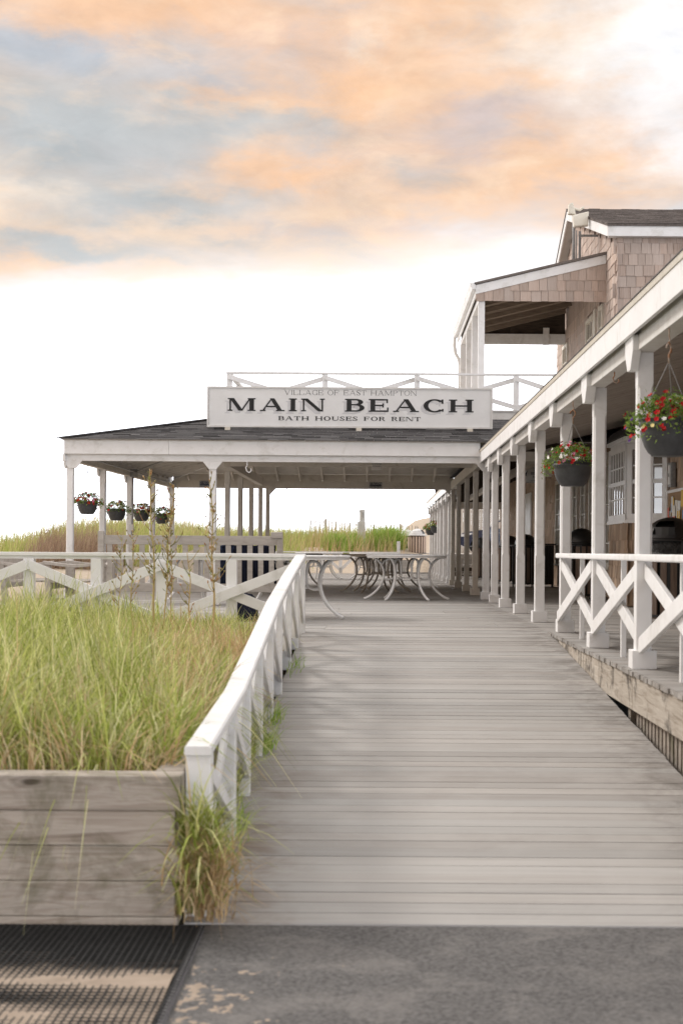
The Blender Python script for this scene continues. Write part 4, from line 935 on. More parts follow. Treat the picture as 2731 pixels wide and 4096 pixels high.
# ------------------------------------------------------------------ lettering: drawn serif capitals
def ring(cx, cy, a, b, T, t, a0, a1, n=14):
    P = []
    for i in range(n):
        u, v = rad(a0+(a1-a0)*i/n), rad(a0+(a1-a0)*(i+1)/n)
        P.append([(cx+a*math.cos(u), cy+b*math.sin(u)), (cx+a*math.cos(v), cy+b*math.sin(v)), (cx+(a-T)*math.cos(v), cy+(b-t)*math.sin(v)), (cx+(a-T)*math.cos(u), cy+(b-t)*math.sin(u))])
    return P
def glyph(ch, T, t, s, o, wf):
    """capital one unit high -> (advance, polygons); T thick, t thin, s serif height, o serif overhang, wf width factor"""
    def rc(x0, x1, y0, y1): return [(x0, y0), (x1, y0), (x1, y1), (x0, y1)]
    def stem(x, w, top=True, bot=True, l=1, r=1):
        P = [rc(x, x+w, 0, 1)]
        if top: P.append(rc(x-o*l, x+w+o*r, 1-s, 1))
        if bot: P.append(rc(x-o*l, x+w+o*r, 0, s))
        return P
    def diag(x0, y0, x1, y1, w): return [[(x0, y0), (x0+w, y0), (x1+w, y1), (x1, y1)]]
    if ch == 'I': return T+2*o, stem(o, T)
    if ch == 'H': w = .95*wf; return w+2*o, stem(o, T)+stem(o+w-T, T)+[rc(o+T, o+w-T, .5-t/2, .5+t/2)]
    if ch == 'N':
        w = .95*wf; return w+2*o, stem(o, t)+stem(o+w-t, t, True, False)+diag(o+w-t-T*.75, 0, o-.0, 1, T*1.05)
    if ch == 'M':
        w = 1.15*wf; m_ = o+(w-T)/2+.02
        return w+2*o, stem(o, t)+stem(o+w-T, T)+diag(m_-T*.25, .02, o, 1, T)+diag(m_+T*.25, .02, o+w-T-.0, 1, t)
    if ch == 'A':
        w = 1.0*wf; c = o+w/2
        return w+2*o, diag(o+.02, 0, c-t*.8, 1, t)+diag(o+w-T-.02, 0, c-T*.55, 1, T)+[rc(o+w*.24, o+w*.72, .30, .30+t)]+[rc(0, t+2*o+.05, 0, s), rc(o+w-T-o-.05, o+w+o, 0, s)]
    if ch == 'V':
        w = .95*wf; c = o+w/2
        return w+2*o, diag(c-T*.5, 0, o+.02, 1, T)+diag(c, 0, o+w-t-.02, 1, t)+[rc(0, T+2*o, 1-s, 1), rc(o+w-t-o-.05, o+w+o, 1-s, 1)]
    if ch in 'EFL':
        w = .78*wf; P = stem(o, T, l=1, r=0)
        if ch != 'L': P += [rc(o+T, o+w, 1-t, 1), rc(o+w-t*.9, o+w, .68, 1-t), rc(o+T, o+w*.72, .5-t/2, .5+t/2), rc(o+w*.72-t*.4, o+w*.72+t*.4, .34, .66)]
        if ch != 'F': P += [rc(o+T, o+w+.04, 0, t), rc(o+w+.04-t*.9, o+w+.04, t, .34)]
        else: P += [rc(o+T, o+T+o, 0, s)]
        return w+.04+o, P
    if ch == 'T':
        w = .9*wf; c = w/2
        return w, [rc(c-T/2, c+T/2, 0, 1-t), rc(c-T/2-o, c+T/2+o, 0, s), rc(0, w, 1-t, 1), rc(0, t*.9, .68, 1-t), rc(w-t*.9, w, .68, 1-t)]
    if ch in 'BPR':
        w = .78*wf; P = stem(o, T, l=1, r=0)
        rt = w-T*.6
        P += [rc(o+T, o+w*.5, 1-t, 1), rc(o+T, o+w*.5, .49, .49+t)]+ring(o+w*.5, (1+.49)/2, w*.44, .255, T, t, -90, 90)
        if ch == 'B': P += [rc(o+T, o+w*.52, 0, t)]+ring(o+w*.52, (.49+t)/2, w*.50, (.49+t)/2, T, t, -90, 90)
        if ch == 'R': P += diag(o+w-T*.75+.0, 0, o+w*.42, .5, T*.95)+[rc(o+w-T*.5, o+w+.08, 0, s), rc(o+T, o+T+o, 0, s)]
        if ch == 'P': P += [rc(o+T, o+T+o, 0, s)]
        return w+o+(.08 if ch == 'R' else 0), P
    if ch == 'O': a = .5*wf; return 2*a, ring(a, .5, a, .52, T, t, 0, 360, 32)
    if ch in 'CG':
        a = .5*wf; P = ring(a, .5, a, .52, T, t, 42, 318, 26)
        x = a+a*math.cos(rad(42)); P += [rc(x-t*.9, x+t*.2, .66, 1.0)]
        if ch == 'G': P += [rc(x-T*.7, x+T*.3, .0, .46), rc(x-T*.7-o, x+T*.3+o, .46-s, .46)]
        else: P += [rc(x-t*.6, x+t*.3, .05, .26)]
        return 2*a*.93, P
    if ch == 'U':
        w = .9*wf; b = .36
        P = [rc(o, o+T, b, 1), rc(0, o+T+o, 1-s, 1), rc(o+w-t, o+w, b, 1), rc(o+w-t-o, o+w+o, 1-s, 1)]
        P += ring(o+w/2, b, w/2, b+.02, (T+t)/2, t*1.3, 180, 360, 16); return w+2*o, P
    if ch == 'S':
        a = .34*wf; P = ring(a, .745, a, .275, t*1.6, t, 40, 180, 12)+ring(a, .255, a, .275, t*1.6, t, 180+0, 320+40, 14)
        P += [[(0, .72), (t*1.6, .80), (2*a, .30), (2*a-t*1.6, .20)]]
        x = a+a*.75; P += [rc(x-t*.4, x+t*.5, .70, 1.0), rc(0, t*.9, 0, .30)]
        return 2*a, P
    return .3, []
def text_polys(txt, x0, x1, sty, sp, space):
    gl = [glyph(c, *sty) if c != ' ' else (space, []) for c in txt]
    total = sum(g_[0] for g_ in gl)+sp*(len(gl)-1); k = (x1-x0)/total; out = []; x = 0
    for c, (adv, P) in zip(txt, gl):
        out.append((c, [[(x0+(x+px_)*k, py__) for px_, py__ in poly] for poly in P])); x += adv+sp
    return out
def letters_mesh(polys, y, zb, h, th, m, name, dx=0, dz=0):
    b = MB()
    for i, poly in enumerate(polys):
        e = .00018*(i % 9); P = [(px_+dx, y-th-e, zb+py__*h+dz) for px_, py__ in poly]
        b.prism(P, (0, th, 0))
    return b.mesh(name, m)

# ------------------------------------------------------------------ the big sign
SY = 26.6
sign = empty('beach_sign', (-.5, SY, 3.0), label='long white sign reading MAIN BEACH in black serif letters on the pavilion roof', cat='sign')
def sx(px): return (px-1507-4.4)*SY/5900
def sz(py): return EYE+(2204-py+4.3+.0)*SY/5900
rel(box(-3.04, 2.03, SY, SY+.05, 3.07, 3.765).build('panel', 'signwhite', sign))
f = MB(); f.box(-3.075, 2.065, SY-.025, SY+.07, 3.05, 3.08); f.box(-3.075, 2.065, SY-.025, SY+.07, 3.755, 3.785); f.box(-3.075, -3.045, SY-.025, SY+.07, 3.08, 3.755); f.box(2.035, 2.065, SY-.025, SY+.07, 3.08, 3.755)
rel(f.build('frame', 'oldpaint', sign))
for x in (-2.70, -.34, 1.66): rel(box(x-.05, x+.05, SY-.05, SY+.10, 2.93, 3.047).build('foot_block', 'trim', sign, bevel=.005))
for x in (-2.6, -.3, 1.7): rel(MB().beam((x, SY+.09, 3.6), (x, SY+.75, 3.16), .05, .05).build('back_stay', 'timber', sign))
zt1, zt2, zt3 = sz(1651.5), sz(1586), sz(1688)
h2 = (1650-1599)*SY/5900; h1 = 19.5*SY/5900; h3 = 16.5*SY/5900
bold = (.31, .11, .09, .11, 1.45)
for grp, a, b_ in (('MAIN', 912, 1299), ('BEACH', 1380, 1893)):
    for c, P in text_polys(grp, sx(a), sx(b_), bold, .30, .5):
        me = letters_mesh(P, SY-.004, zt1, h2, .004, 'ink', 'letter'); o = rel(link('letter', me, sign))
        me = letters_mesh(P, SY-.0005, zt1, h2, .0015, 'shade', 'shadow', dx=-.052, dz=-.045); o2 = link('drop_shade', me, o)
def line(txt, a, b_, zb, h, sty, sp, space, m='ink', parent=None, Y=None):
    for c, P in text_polys(txt, a, b_, sty, sp, space):
        if P: rel(link('letter', letters_mesh(P, SY-.001, zb, h, .002, m, 'letter'), sign))
line('VILLAGE OF EAST HAMPTON', sx(1137), sx(1666), zt2, h1, (.075, .04, .03, .07, .88), .14, .45)
line('BATH HOUSES FOR RENT', sx(1114), sx(1682), zt3, h3, (.25, .10, .09, .09, 1.25), .20, .75)

# ------------------------------------------------------------------ small signs
def font_mesh(txt, h, m, name='lettering', align='CENTER'):
    cu = bpy.data.curves.new('t', 'FONT'); cu.body = txt; cu.size = h; cu.align_x = align; cu.extrude = .0012; cu.space_character = 1.05
    o = bpy.data.objects.new('t', cu); C.objects.link(o); bpy.context.view_layer.update()
    me = bpy.data.meshes.new_from_object(o); bpy.data.objects.remove(o); me.materials.clear(); me.materials.append(M[m]); me.name = name; return me
def small_sign(name, loc, wd, ht, face, edge, lines, txt, label, rz=0):
    r0 = empty(name, loc, rz, label=label, cat='sign')
    box(-wd/2, wd/2, 0, .012, -ht/2, ht/2).build('panel', face, r0, bevel=.003)
    e = MB(); b_ = .006
    for (a, c, d_, f_) in ((-wd/2+.01, wd/2-.01, ht/2-.01-b_, ht/2-.01), (-wd/2+.01, wd/2-.01, -ht/2+.01, -ht/2+.01+b_), (-wd/2+.01, -wd/2+.01+b_, -ht/2+.01+b_, ht/2-.01-b_), (wd/2-.01-b_, wd/2-.01, -ht/2+.01+b_, ht/2-.01-b_)): e.box(a, c, -.002, 0, d_, f_)
    e.build('border', edge, r0)
    for (t_, z, h, sx_) in lines:
        o = tag(link('lettering', font_mesh(t_, h, txt), r0, (0, -.002, z)), kind='stuff'); o.rotation_euler = (math.pi/2, 0, 0); o.scale = (sx_, 1, 1)
    return r0
na = [('NO ALCOHOL', .005, .075, .82), ('BEYOND THIS POINT', -.062, .052, .72)]
small_sign('warning_sign', (-4.24, 36.64, 2.475), .34, .145, 'navy', 'signtext', na, 'signtext', 'navy NO ALCOHOL sign on the rear beam at the left, partly behind a post')
small_sign('warning_sign', (-.045, 36.64, 2.475), .31, .135, 'greysign', 'signtext', na, 'signtext', 'grey NO ALCOHOL sign at the middle of the rear beam')
s0 = small_sign('no_smoking_sign', (-.016, 28.225, 2.52), .20, .28, 'ceil', 'ceil', [('NO SMOKING', -.032, .032, .9), ('IN THIS AREA', -.072, .028, .9)], 'ink', 'small NO SMOKING sign on the beam under the pavilion roof')
o = link('red_ring', MB().lathe([(.038, -.002), (.055, -.002), (.055, .002), (.038, .002), (.038, -.002)], 20).mesh('red_ring', 'red'), s0, (0, -.005, .065)); o.rotation_euler = (math.pi/2, 0, 0)
s1 = small_sign('hanging_sign', (3.27, 31.0, 2.46), .46, .34, 'signwhite', 'greysign', [('THE', .075, .085, .9), ('BEACH', .0, .085, .9), ('HUT', -.075, .085, .9), ('ON MAIN BEACH', -.135, .035, .9)], 'navy', 'white hanging sign for the beach hut behind the porch posts')
for o in s1.children:
    if o.name.startswith('lettering'): o.location.x = .07
MB().prism([(-.19, -.003, -.06), (-.15, -.003, -.02), (-.115, -.003, .10), (-.15, -.003, .05), (-.185, -.003, .0)], (0, .002, 0)).build('leaf_emblem', 'navy', s1)
for x in (-.18, .18): MB().tube([(x, .006, .17), (x, .006, .36)], .005, 6).build('hanger', 'metal', s1)

# ------------------------------------------------------------------ hanging baskets
petal = {}
def flower_mesh(m, r=.019):
    b = MB(); n = 5; vs = [(0, 0, -.008)]; 
    for k in range(n*3):
        th = 2*math.pi*k/(n*3); rr_ = r*(1 if k % 3 else .72); vs.append((rr_*math.cos(th), rr_*math.sin(th), .003*(k % 2)))
    return b.add(vs, [(0, 1+k, 1+(k+1) % (n*3)) for k in range(n*3)]).mesh('flower', m)
FM = {k: flower_mesh(k) for k in ('fred', 'fwhite', 'fpurple', 'fpink', 'fyellow')}
def basket(loc, label, mixc, hook_dz=.55, single=False, seed=1, drape=0, group=None, sc=1.0, hookbig=False):
    r = random.Random(seed); b0 = empty('hanging_basket', loc, r.uniform(0, 6), label=label, cat='flower basket')
    MB().lathe([(.0, 0), (.108, 0), (.112, .008), (.130, .022), (.152, .06), (.168, .105), (.177, .15), (.180, .185), (.190, .190), (.190, .205), (.181, .207), (.181, .222), (.192, .228), (.192, .240), (.172, .240), (.168, .19), (.0, .185)], 32).build('pot', 'pot', b0, smooth=True)
    for k in range(3):
        th = 2*math.pi*k/3+.4
        MB().tube([(.180*math.cos(th), .180*math.sin(th), .235), (0.004*math.cos(th), .004*math.sin(th), hook_dz+.10)], .0022, 5).build('hanger_wire', 'metal', b0)
    z = hook_dz+.10; q = (.74 if hookbig else .82)
    hk = MB().tube([(0, 0, z-.01*q), (0, 0, z+.07*q), (.022, 0, z+.10*q), (.026, 0, z+.14*q), (0, 0, z+.175*q), (-.026, 0, z+.145*q), (-.028, 0, z+.12*q)], .006 if not hookbig else .007, 8)
    hk.tube([(0, 0, z+.165*q), (.012, 0, z+.19*q), (0, 0, z+.23*q), (0, 0, z+.30*q)], .004, 6)
    hk.build('hook', 'rust' if hookbig else 'metal', b0, smooth=True)
    # leaves
    N = 1700 if single else 1000; vs = []; fs = []; spots = []
    for i in range(N):
        th = r.uniform(0, 2*math.pi); rr_ = (.25 if single else .275)*math.sqrt(r.uniform(0.02, 1)); side = math.cos(th-drape)
        top = .245+.115*(1-(rr_/.27)**2)+r.uniform(-.03, .045)
        if rr_ > .16: top -= r.uniform(0, .07)+(.13*max(0, side)*r.random() if rr_ > .18 else 0)
        rr2 = rr_*(1+.18*max(0, side))
        c = Vector((rr2*math.cos(th), rr2*math.sin(th), top)); 
        if r.random() < .05: c *= 1.12
        a = Vector((r.gauss(0, 1)+1.3*math.cos(th), r.gauss(0, 1)+1.3*math.sin(th), r.gauss(.4, .8))).normalized(); ln = r.uniform(.012, .026)*(1 if single else 1.45)
        b_ = a.cross(Vector((r.gauss(0, 1), r.gauss(0, 1), 1))).normalized()*ln*.28; o_ = len(vs)
        vs += [c-a*ln*.5, c+b_, c+a*ln, c-b_]; fs.append((o_, o_+1, o_+2, o_+3)); spots.append((c, th, rr_))
    tag(MB().add(vs, fs).build('foliage', 'leaf', b0), kind='stuff')
    stem = MB()
    for k in range(26):
        th = r.uniform(0, 6.28); stem.tube([(.1*math.cos(th), .1*math.sin(th), .22), (.2*math.cos(th), .2*math.sin(th), .27), (.25*math.cos(th), .25*math.sin(th), .22)], .0015, 4)
    tag(stem.build('stems', 'leaf', b0), kind='stuff')
    NF = 115 if single else 80; accm = {}
    for i in range(NF):
        c, th, rr_ = r.choice(spots)
        outv = Vector((math.cos(th)*(.4+rr_*5), math.sin(th)*(.4+rr_*5), .8+r.gauss(0, .4))).normalized()
        zone = math.sin(th*2+seed)+r.gauss(0, .7); m = mixc[0] if zone > .2 else r.choice(mixc)
        q = outv.to_track_quat('Z', 'Y').to_matrix().to_4x4(); s_ = r.uniform(.7, 1.15)
        if not single: s_ *= 1.45
        if single:
            o = link('flower', FM[m], b0); o.location = c+outv*.016; o.rotation_euler = q.to_euler(); o.scale = (s_, s_, s_)
        else:
            mt = Matrix.Translation(c+outv*.016) @ q @ Matrix.Scale(s_, 4); me = FM[m]; a = accm.setdefault(m, MB())
            a.add([mt @ v.co for v in me.vertices], [tuple(p_.vertices) for p_ in me.polygons])
    for m, a in accm.items(): tag(a.build('flowers', m, b0), kind='stuff')
    return b0
mixA = ['fred', 'fred', 'fwhite', 'fpurple', 'fwhite', 'fyellow']; mixB = ['fred', 'fred', 'fwhite', 'fwhite', 'fpink']
basket((1.86, 9.45, 1.455), 'large near basket of red, white and purple flowers at the right edge', mixA, .50, True, 1, drape=3.1, hookbig=True)
basket((1.855, 14.05, 1.465), 'charcoal basket of red, white and pink flowers between two tall porch posts', mixB, .50, True, 2, drape=3.3, hookbig=True)
basket((LX(27.15), 27.15, 1.475), 'leftmost basket under the pavilion, pink and red flowers', ['fred', 'fpink', 'fwhite', 'fpink'], .55, False, 3, hookbig=False)
basket((LX(29.85), 29.85, 1.415), 'second basket from the left under the pavilion, white and orange-red flowers', ['fwhite', 'fred', 'fwhite', 'fyellow', 'fpurple'], .60, False, 4)
basket((LX(32.6), 32.6, 1.46), 'third basket under the pavilion beam, mostly red flowers', ['fred', 'fred', 'fpink', 'fwhite'], .56, False, 5)
basket((LX(35.3), 35.3, 1.45), 'farthest basket of the pavilion row, half behind the tall weed', ['fred', 'fwhite', 'fpurple'], .56, False, 6)
basket((1.87, 46.9, 1.42), 'small distant basket on the far porch posts, nearer of the pair', ['fred', 'fwhite', 'fyellow'], .60, False, 7)
basket((1.80, 49.4, 1.38), 'small distant basket on the far porch posts, farther of the pair', ['fred', 'fwhite'], .60, False, 8)
def hook(x, y, z, s_=1.0, label='', rust=True):
    h_ = MB().tube([(0, 0, .0), (0, 0, -.05*s_), (.018*s_, 0, -.08*s_), (.004*s_, 0, -.125*s_), (-.03*s_, 0, -.145*s_), (-.055*s_, 0, -.12*s_), (-.05*s_, 0, -.09*s_)], .008*s_, 8).build('ceiling_hook', 'rust' if rust else 'paint', None, smooth=True)
    h_.location = (x, y, z); h_.rotation_euler = (0, 0, math.pi); tag(h_, label, 'hook')
hook(1.88, 11.75, 2.277, .65, 'rusty hook under the porch beam between the two nearest tall posts')
hook(-2.62+.35, 25.72, 2.374, 1.3, 'empty white hook under the pavilion front beam', False)
hook(-2.25, 36.7, 2.374, 1.1, 'small dark hook under the rear beam of the pavilion')

# ------------------------------------------------------------------ round patio tables with bowed legs
def cr(pts, n=5):
    """smooth curve through points"""
    P = [Vector(p) for p in pts]; P = [P[0]*2-P[1]]+P+[P[-1]*2-P[-2]]; out = []
    for i in range(1, len(P)-2):
        for k in range(n):
            t = k/n; a, b_, c, d_ = P[i-1:i+3]
            out.append(.5*((2*b_)+(c-a)*t+(2*a-5*b_+4*c-d_)*t*t+(3*b_-a-3*c+d_)*t**3))
    out.append(P[-2]); return out
def table(loc, m, label, rot=0, top='table', nleg=6, rt_=.70):
    t0 = empty('patio_table', (*loc, 0), rot, label=label, cat='table', group='round patio tables stacked along the deck')
    MB().lathe([(0, .748), (rt_-.02, .748), (rt_-.005, .752), (rt_, .762), (rt_-.004, .772), (rt_-.02, .776), (0, .777)], 40).build('tabletop', top, t0, smooth=False)
    MB().lathe([(rt_-.05, .722), (rt_-.02, .722), (rt_-.02, .748), (rt_-.05, .748), (rt_-.05, .722)], 36).build('rim_ring', m, t0)
    path = cr([(rt_-.04, 0, .735), (rt_-.15, 0, .715), (rt_-.26, 0, .62), (rt_-.31, 0, .47), (rt_-.29, 0, .32), (rt_-.20, 0, .17), (rt_-.07, 0, .06), (rt_+.03, 0, .016)])
    lm = MB().tube(path, .0205, 8)
    hw = cr([(rt_-.28, 0, .60), (rt_-.34, 0, .68), (rt_-.44, 0, .70), (rt_-.50, 0, .64), (rt_-.52, 0, .50), (rt_-.50, 0, .40), (rt_-.42, 0, .355), (rt_-.30, 0, .36)])
    sm = MB().tube(hw, .0155, 7)
    lme, sme = lm.mesh('leg', m, True), sm.mesh('leg_scroll', m, True)
    for k in range(nleg):
        a = 2*math.pi*k/nleg; l_ = link('leg', lme, t0); l_.rotation_euler = (0, 0, a)
        link('leg_scroll', sme, l_)
    MB().lathe([(rt_-.535, .36), (rt_-.505, .36), (rt_-.505, .385), (rt_-.535, .385), (rt_-.535, .36)], 28).build('centre_ring', m, t0)
    return t0
table((-1.02, 18.35), 'table', 'white round table just behind the ramp corner post, nearest of the tables', rad(-32), nleg=5)
table((.51, 25.3), 'table', 'white round table in the middle of the deck, in front of the taupe ones', rad(-60), nleg=6)
table((-.02, 29.9), 'tabletan', 'taupe legged round table left of the middle white table', rad(8), top='tabletan', nleg=6)
table((.30, 32.6), 'tabletan', 'taupe round table third in the row behind the middle table', rad(12), nleg=5)
table((-1.9, 33.2), 'tabletan', 'taupe legged table seen under the nearest white tabletop', rad(20), nleg=5)
table((-1.7, 43.5), 'table', 'white table far back on the left by the dune railing', rad(40), nleg=6)
table((-.1, 42.5), 'table', 'white table far back behind the taupe tables', rad(5), nleg=6)
table((-2.75, 22.6), 'table', 'white round table hidden behind the slatted bench', rad(15), nleg=5)

# ------------------------------------------------------------------ benches
def bench(loc, rz, label, W=2.16, H=1.05):
    b0 = empty('wooden_bench', (*loc, 0), rz, label=label, cat='bench', group='weathered wooden benches on the deck')
    # local: back faces -y (towards the viewer), seat on the +y side
    for x in (-W/2+.035, W/2-.035):
        MB().hexa([(x-.036, -.04, 0), (x+.036, -.04, 0), (x+.036, .04, 0), (x-.036, .04, 0), (x-.036, -.115, H), (x+.036, -.115, H), (x+.036, -.055, H), (x-.036, -.055, H)]).build('leg', 'bench', b0, bevel=.01)
        box(x-.036, x+.036, .48, .55, 0, .62).build('leg', 'bench', b0, bevel=.008)
        arm = cr([(0, -.08, .655), (0, .12, .625), (0, .34, .635), (0, .58, .665)], 4); a_ = MB()
        vs = []; fs = []
        for i, p_ in enumerate(arm): vs += [(x-.045, p_.y, p_.z-.02), (x+.045, p_.y, p_.z-.02), (x+.045, p_.y, p_.z+.02), (x-.045, p_.y, p_.z+.02)]
        for i in range(len(arm)-1):
            for k in range(4): fs.append((i*4+k, i*4+(k+1) % 4, (i+1)*4+(k+1) % 4, (i+1)*4+k))
        fs += [(3, 2, 1, 0), tuple(range(len(vs)-4, len(vs)))]
        a_.add(vs, fs).build('arm', 'bench', b0, bevel=.006)
        box(x-.02, x+.02, .03, .48, .12, .17).build('stretcher', 'bench', b0)
    ty = lambda z: -.075*z/H
    def railb(z0, z1, nm): return MB().hexa([(-W/2+.07, ty(z0)-.018, z0), (W/2-.07, ty(z0)-.018, z0), (W/2-.07, ty(z0)+.018, z0), (-W/2+.07, ty(z0)+.018, z0), (-W/2+.07, ty(z1)-.018, z1), (W/2-.07, ty(z1)-.018, z1), (W/2-.07, ty(z1)+.018, z1), (-W/2+.07, ty(z1)+.018, z1)]).build(nm, 'bench', b0, bevel=.004)
    railb(H-.157, H-.05, 'top_rail'); railb(.34, .435, 'bottom_rail')
    n_ = int((W-.14)/.124); pitch = (W-.14)/n_
    zs = H-.158; sm = MB().hexa([(-.03, ty(.436)-.01, .436), (.03, ty(.436)-.01, .436), (.03, ty(.436)+.01, .436), (-.03, ty(.436)+.01, .436), (-.03, ty(zs)-.01, zs), (.03, ty(zs)-.01, zs), (.03, ty(zs)+.01, zs), (-.03, ty(zs)+.01, zs)]).mesh('back_slat', 'bench')
    for i in range(n_): link('back_slat', sm, b0, (-W/2+.07+(i+.5)*pitch, 0, 0))
    stm = box(-W/2+.02, W/2-.02, -.03, .03, .415, .437).mesh('seat_slat', 'bench')
    for i in range(6): link('seat_slat', stm, b0, (0, .08+i*.078, 0))
    box(-W/2+.07, W/2-.07, .50, .53, .33, .41).build('front_rail', 'bench', b0)
    box(W/2-.14, W/2-.002, -.135, -.10, H-.075, H-.005).build('corner_block', 'bench', b0, bevel=.006) if W > 2 else None
    return b0
bench((-2.18, 17.35), 0, 'long grey slatted bench with its back to the white railing, navy cloth behind its slats')
bench((-3.55, 19.0), rad(90), 'weathered bench standing end-on left of the long slatted bench', W=1.5, H=.80)
bench((-4.65, 19.2), rad(-88), 'weathered bench end-on at the far left behind the railing', W=1.5, H=.79)
bench((3.05, 45.2), rad(90), 'grey bench among the black bins beyond the porch posts', W=1.3, H=.86)
gb = empty('wooden_box_table', (-.5, 53.2, 0), label='grey wooden box table by the dune railing behind the taupe tables', cat='table')
rel(box(-.78, -.18, 53.0, 53.6, .30, .61).build('box', 'bench', gb, bevel=.01)); 
for x in (-.72, -.26): rel(box(x-.05, x+.05, 53.02, 53.12, 0, .30).build('leg', 'bench', gb))

# seated people behind the bench, stood in for by loose cloth and a bag
def lump(pts_fn, nu, nv):
    vs = [pts_fn(u/nu, v/nv) for v in range(nv+1) for u in range(nu+1)]
    fs = [(v*(nu+1)+u, v*(nu+1)+u+1, (v+1)*(nu+1)+u+1, (v+1)*(nu+1)+u) for v in range(nv) for u in range(nu)]
    return vs, fs
def sitter_stand_in(x0, x1, y, z0, z1, m, name, label, seed):
    def fn(u, v):
        x = x0+(x1-x0)*u+.02*math.sin(v*6+seed); z = z0+(z1-z0)*v-.012*abs(math.sin(u*9+seed))*v
        yy = y+.05*(1-v)+.02*math.sin(u*17+seed)+.012*math.sin(u*41+v*5)
        return (x, yy, z)
    vs, fs = lump(fn, 40, 16)
    o = MB().add(vs, fs).build(name, m, None, smooth=True); s_ = o.modifiers.new('s', 'SOLIDIFY'); s_.thickness = .07; s_.offset = 1
    return tag(o, label, 'sitter_stand_in')
sitter_stand_in(-1.68, -1.20, 17.36, .44, .895, 'navycloth', 'sitter_stand_in', 'dark navy cloth standing in for a seated person behind the right end slats of the bench', 1)
sitter_stand_in(-1.83, -1.70, 17.37, .44, .893, 'denim', 'denim_stand_in', 'blue denim standing in for a seated person between two bench slats', 4)
bg_ = empty('dark_stand_in', (-1.52, 17.25, 0), label='black bag form standing in for part of seated people, under the right end of the long bench', cat='bag')  # bag form added in place of the sitters' dark outline
rel(MB().lathe([(0, 0), (.12, .0), (.15, .04), (.155, .16), (.13, .27), (.08, .32), (0, .335)], 20, (-1.53, 17.2, .002), 1.0, .6).build('body', 'navycloth', bg_, smooth=True))
rel(MB().tube([(-1.6, 17.12, .10), (-1.62, 17.06, .2), (-1.55, 17.1, .30)], .012, 6).build('strap', 'black', bg_))

# ------------------------------------------------------------------ litter bins with slatted sides and domed lids
def trashbin(loc, label, slat='binwood', lid='black', rz=0, bag=False, legs=True, r0_=.30, h=1.0, open_=True):
    b0 = empty('litter_bin', (*loc, 0) if len(loc) == 2 else loc, rz, label=label, cat='litter bin')
    MB().lathe([(0, .08), (r0_-.03, .08), (r0_-.03, h-.02), (r0_-.05, h-.02), (r0_-.05, .12), (0, .12)], 24).build('liner', 'black', b0)
    n_ = 18; sm = box(-.036, .036, -.012, .012, .06, h-.06).mesh('slat', slat)
    for k in range(n_):
        a = 2*math.pi*k/n_; o = link('slat', sm, b0, (r0_*math.cos(a), r0_*math.sin(a), R.uniform(-.003, .003))); o.rotation_euler = (0, 0, a+math.pi/2)
    MB().lathe([(r0_+.02, .08), (r0_+.03, .08), (r0_+.03, .11), (r0_+.02, .11), (r0_+.02, .08)], 24).build('hoop', 'black', b0)
    if legs:
        for k in range(4):
            a = math.pi/4+k*math.pi/2; MB().tube([((r0_+.035)*math.cos(a), (r0_+.035)*math.sin(a), 0), ((r0_+.035)*math.cos(a), (r0_+.035)*math.sin(a), h-.03)], .018, 8).build('leg', 'black', b0)
    MB().lathe([(r0_+.005, h-.03), (r0_+.075, h-.025), (r0_+.08, h-.005), (r0_+.02, h+.01), (0, h+.012)], 32).build('rim', lid, b0, smooth=True)
    # dome with a mouth cut in its front
    vs = []; fs = []; nu, nv = 32, 10; R_ = r0_-.03
    for j in range(nv+1):
        ph = rad(90)*j/nv
        for i in range(nu): th = 2*math.pi*i/nu; vs.append((R_*math.cos(ph)*math.cos(th), R_*math.cos(ph)*math.sin(th), h+.012+.25*math.sin(ph)))
    for j in range(nv):
        for i in range(nu):
            if open_ and 22 <= i <= 26 and 1 <= j <= 5: continue
            fs.append((j*nu+i, j*nu+(i+1) % nu, (j+1)*nu+(i+1) % nu, (j+1)*nu+i))
    MB().add(vs, fs).build('lid', lid, b0, smooth=True)
    if open_: MB().lathe([(0, h+.02), (R_-.03, h+.02), (R_-.04, h+.14), (0, h+.2)], 20).build('mouth_lining', 'black', b0)
    if bag:
        vs = []; fs = []; nu = 48
        for j, (rr_, z) in enumerate([(r0_+.03, h-.035), (r0_+.05, h-.07), (r0_+.03, h-.13), (r0_+.035, h-.2), (r0_+.028, h-.24)]):
            for i in range(nu): th = 2*math.pi*i/nu; q = rr_+.012*math.sin(i*3.1+j*1.7)+.006*math.sin(i*7.3+j); vs.append((q*math.cos(th), q*math.sin(th), z+.014*math.sin(i*1.9+j)*(j/4)))
        for j in range(4):
            for i in range(nu): fs.append((j*nu+i, j*nu+(i+1) % nu, (j+1)*nu+(i+1) % nu, (j+1)*nu+i))
        MB().add(vs, fs).build('bag_liner', 'bag', b0, smooth=True)
    return b0
trashbin((3.50, 17.6), 'black domed litter bin with a plastic bag round its rim, nearest at the right edge', rz=rad(-35), bag=True, r0_=.33)
trashbin((3.60, 26.0), 'black domed litter bin seen between two porch posts left of the bay window', rz=rad(10), open_=False)
trashbin((3.55, 35.2), 'black litter bin with open mouth beside the dark cabinet', rz=rad(-25))
trashbin((3.45, 38.5), 'black domed litter bin next in the row behind the posts', rz=rad(5), open_=False)
trashbin((3.10, 43.3), 'farthest black litter bin in front of the parked car', rz=rad(5), open_=False)
trashbin((1.66, 60.5, .66), 'white domed bin with pale wooden slats near the dune path, nearer of two', 'binpale', 'dome', legs=False, r0_=.34, h=.84, rz=rad(60))
trashbin((1.30, 64.5, .68), 'white domed bin with pale wooden slats, farther of two by the dunes', 'binpale', 'dome', legs=False, r0_=.34, h=.84, open_=False)
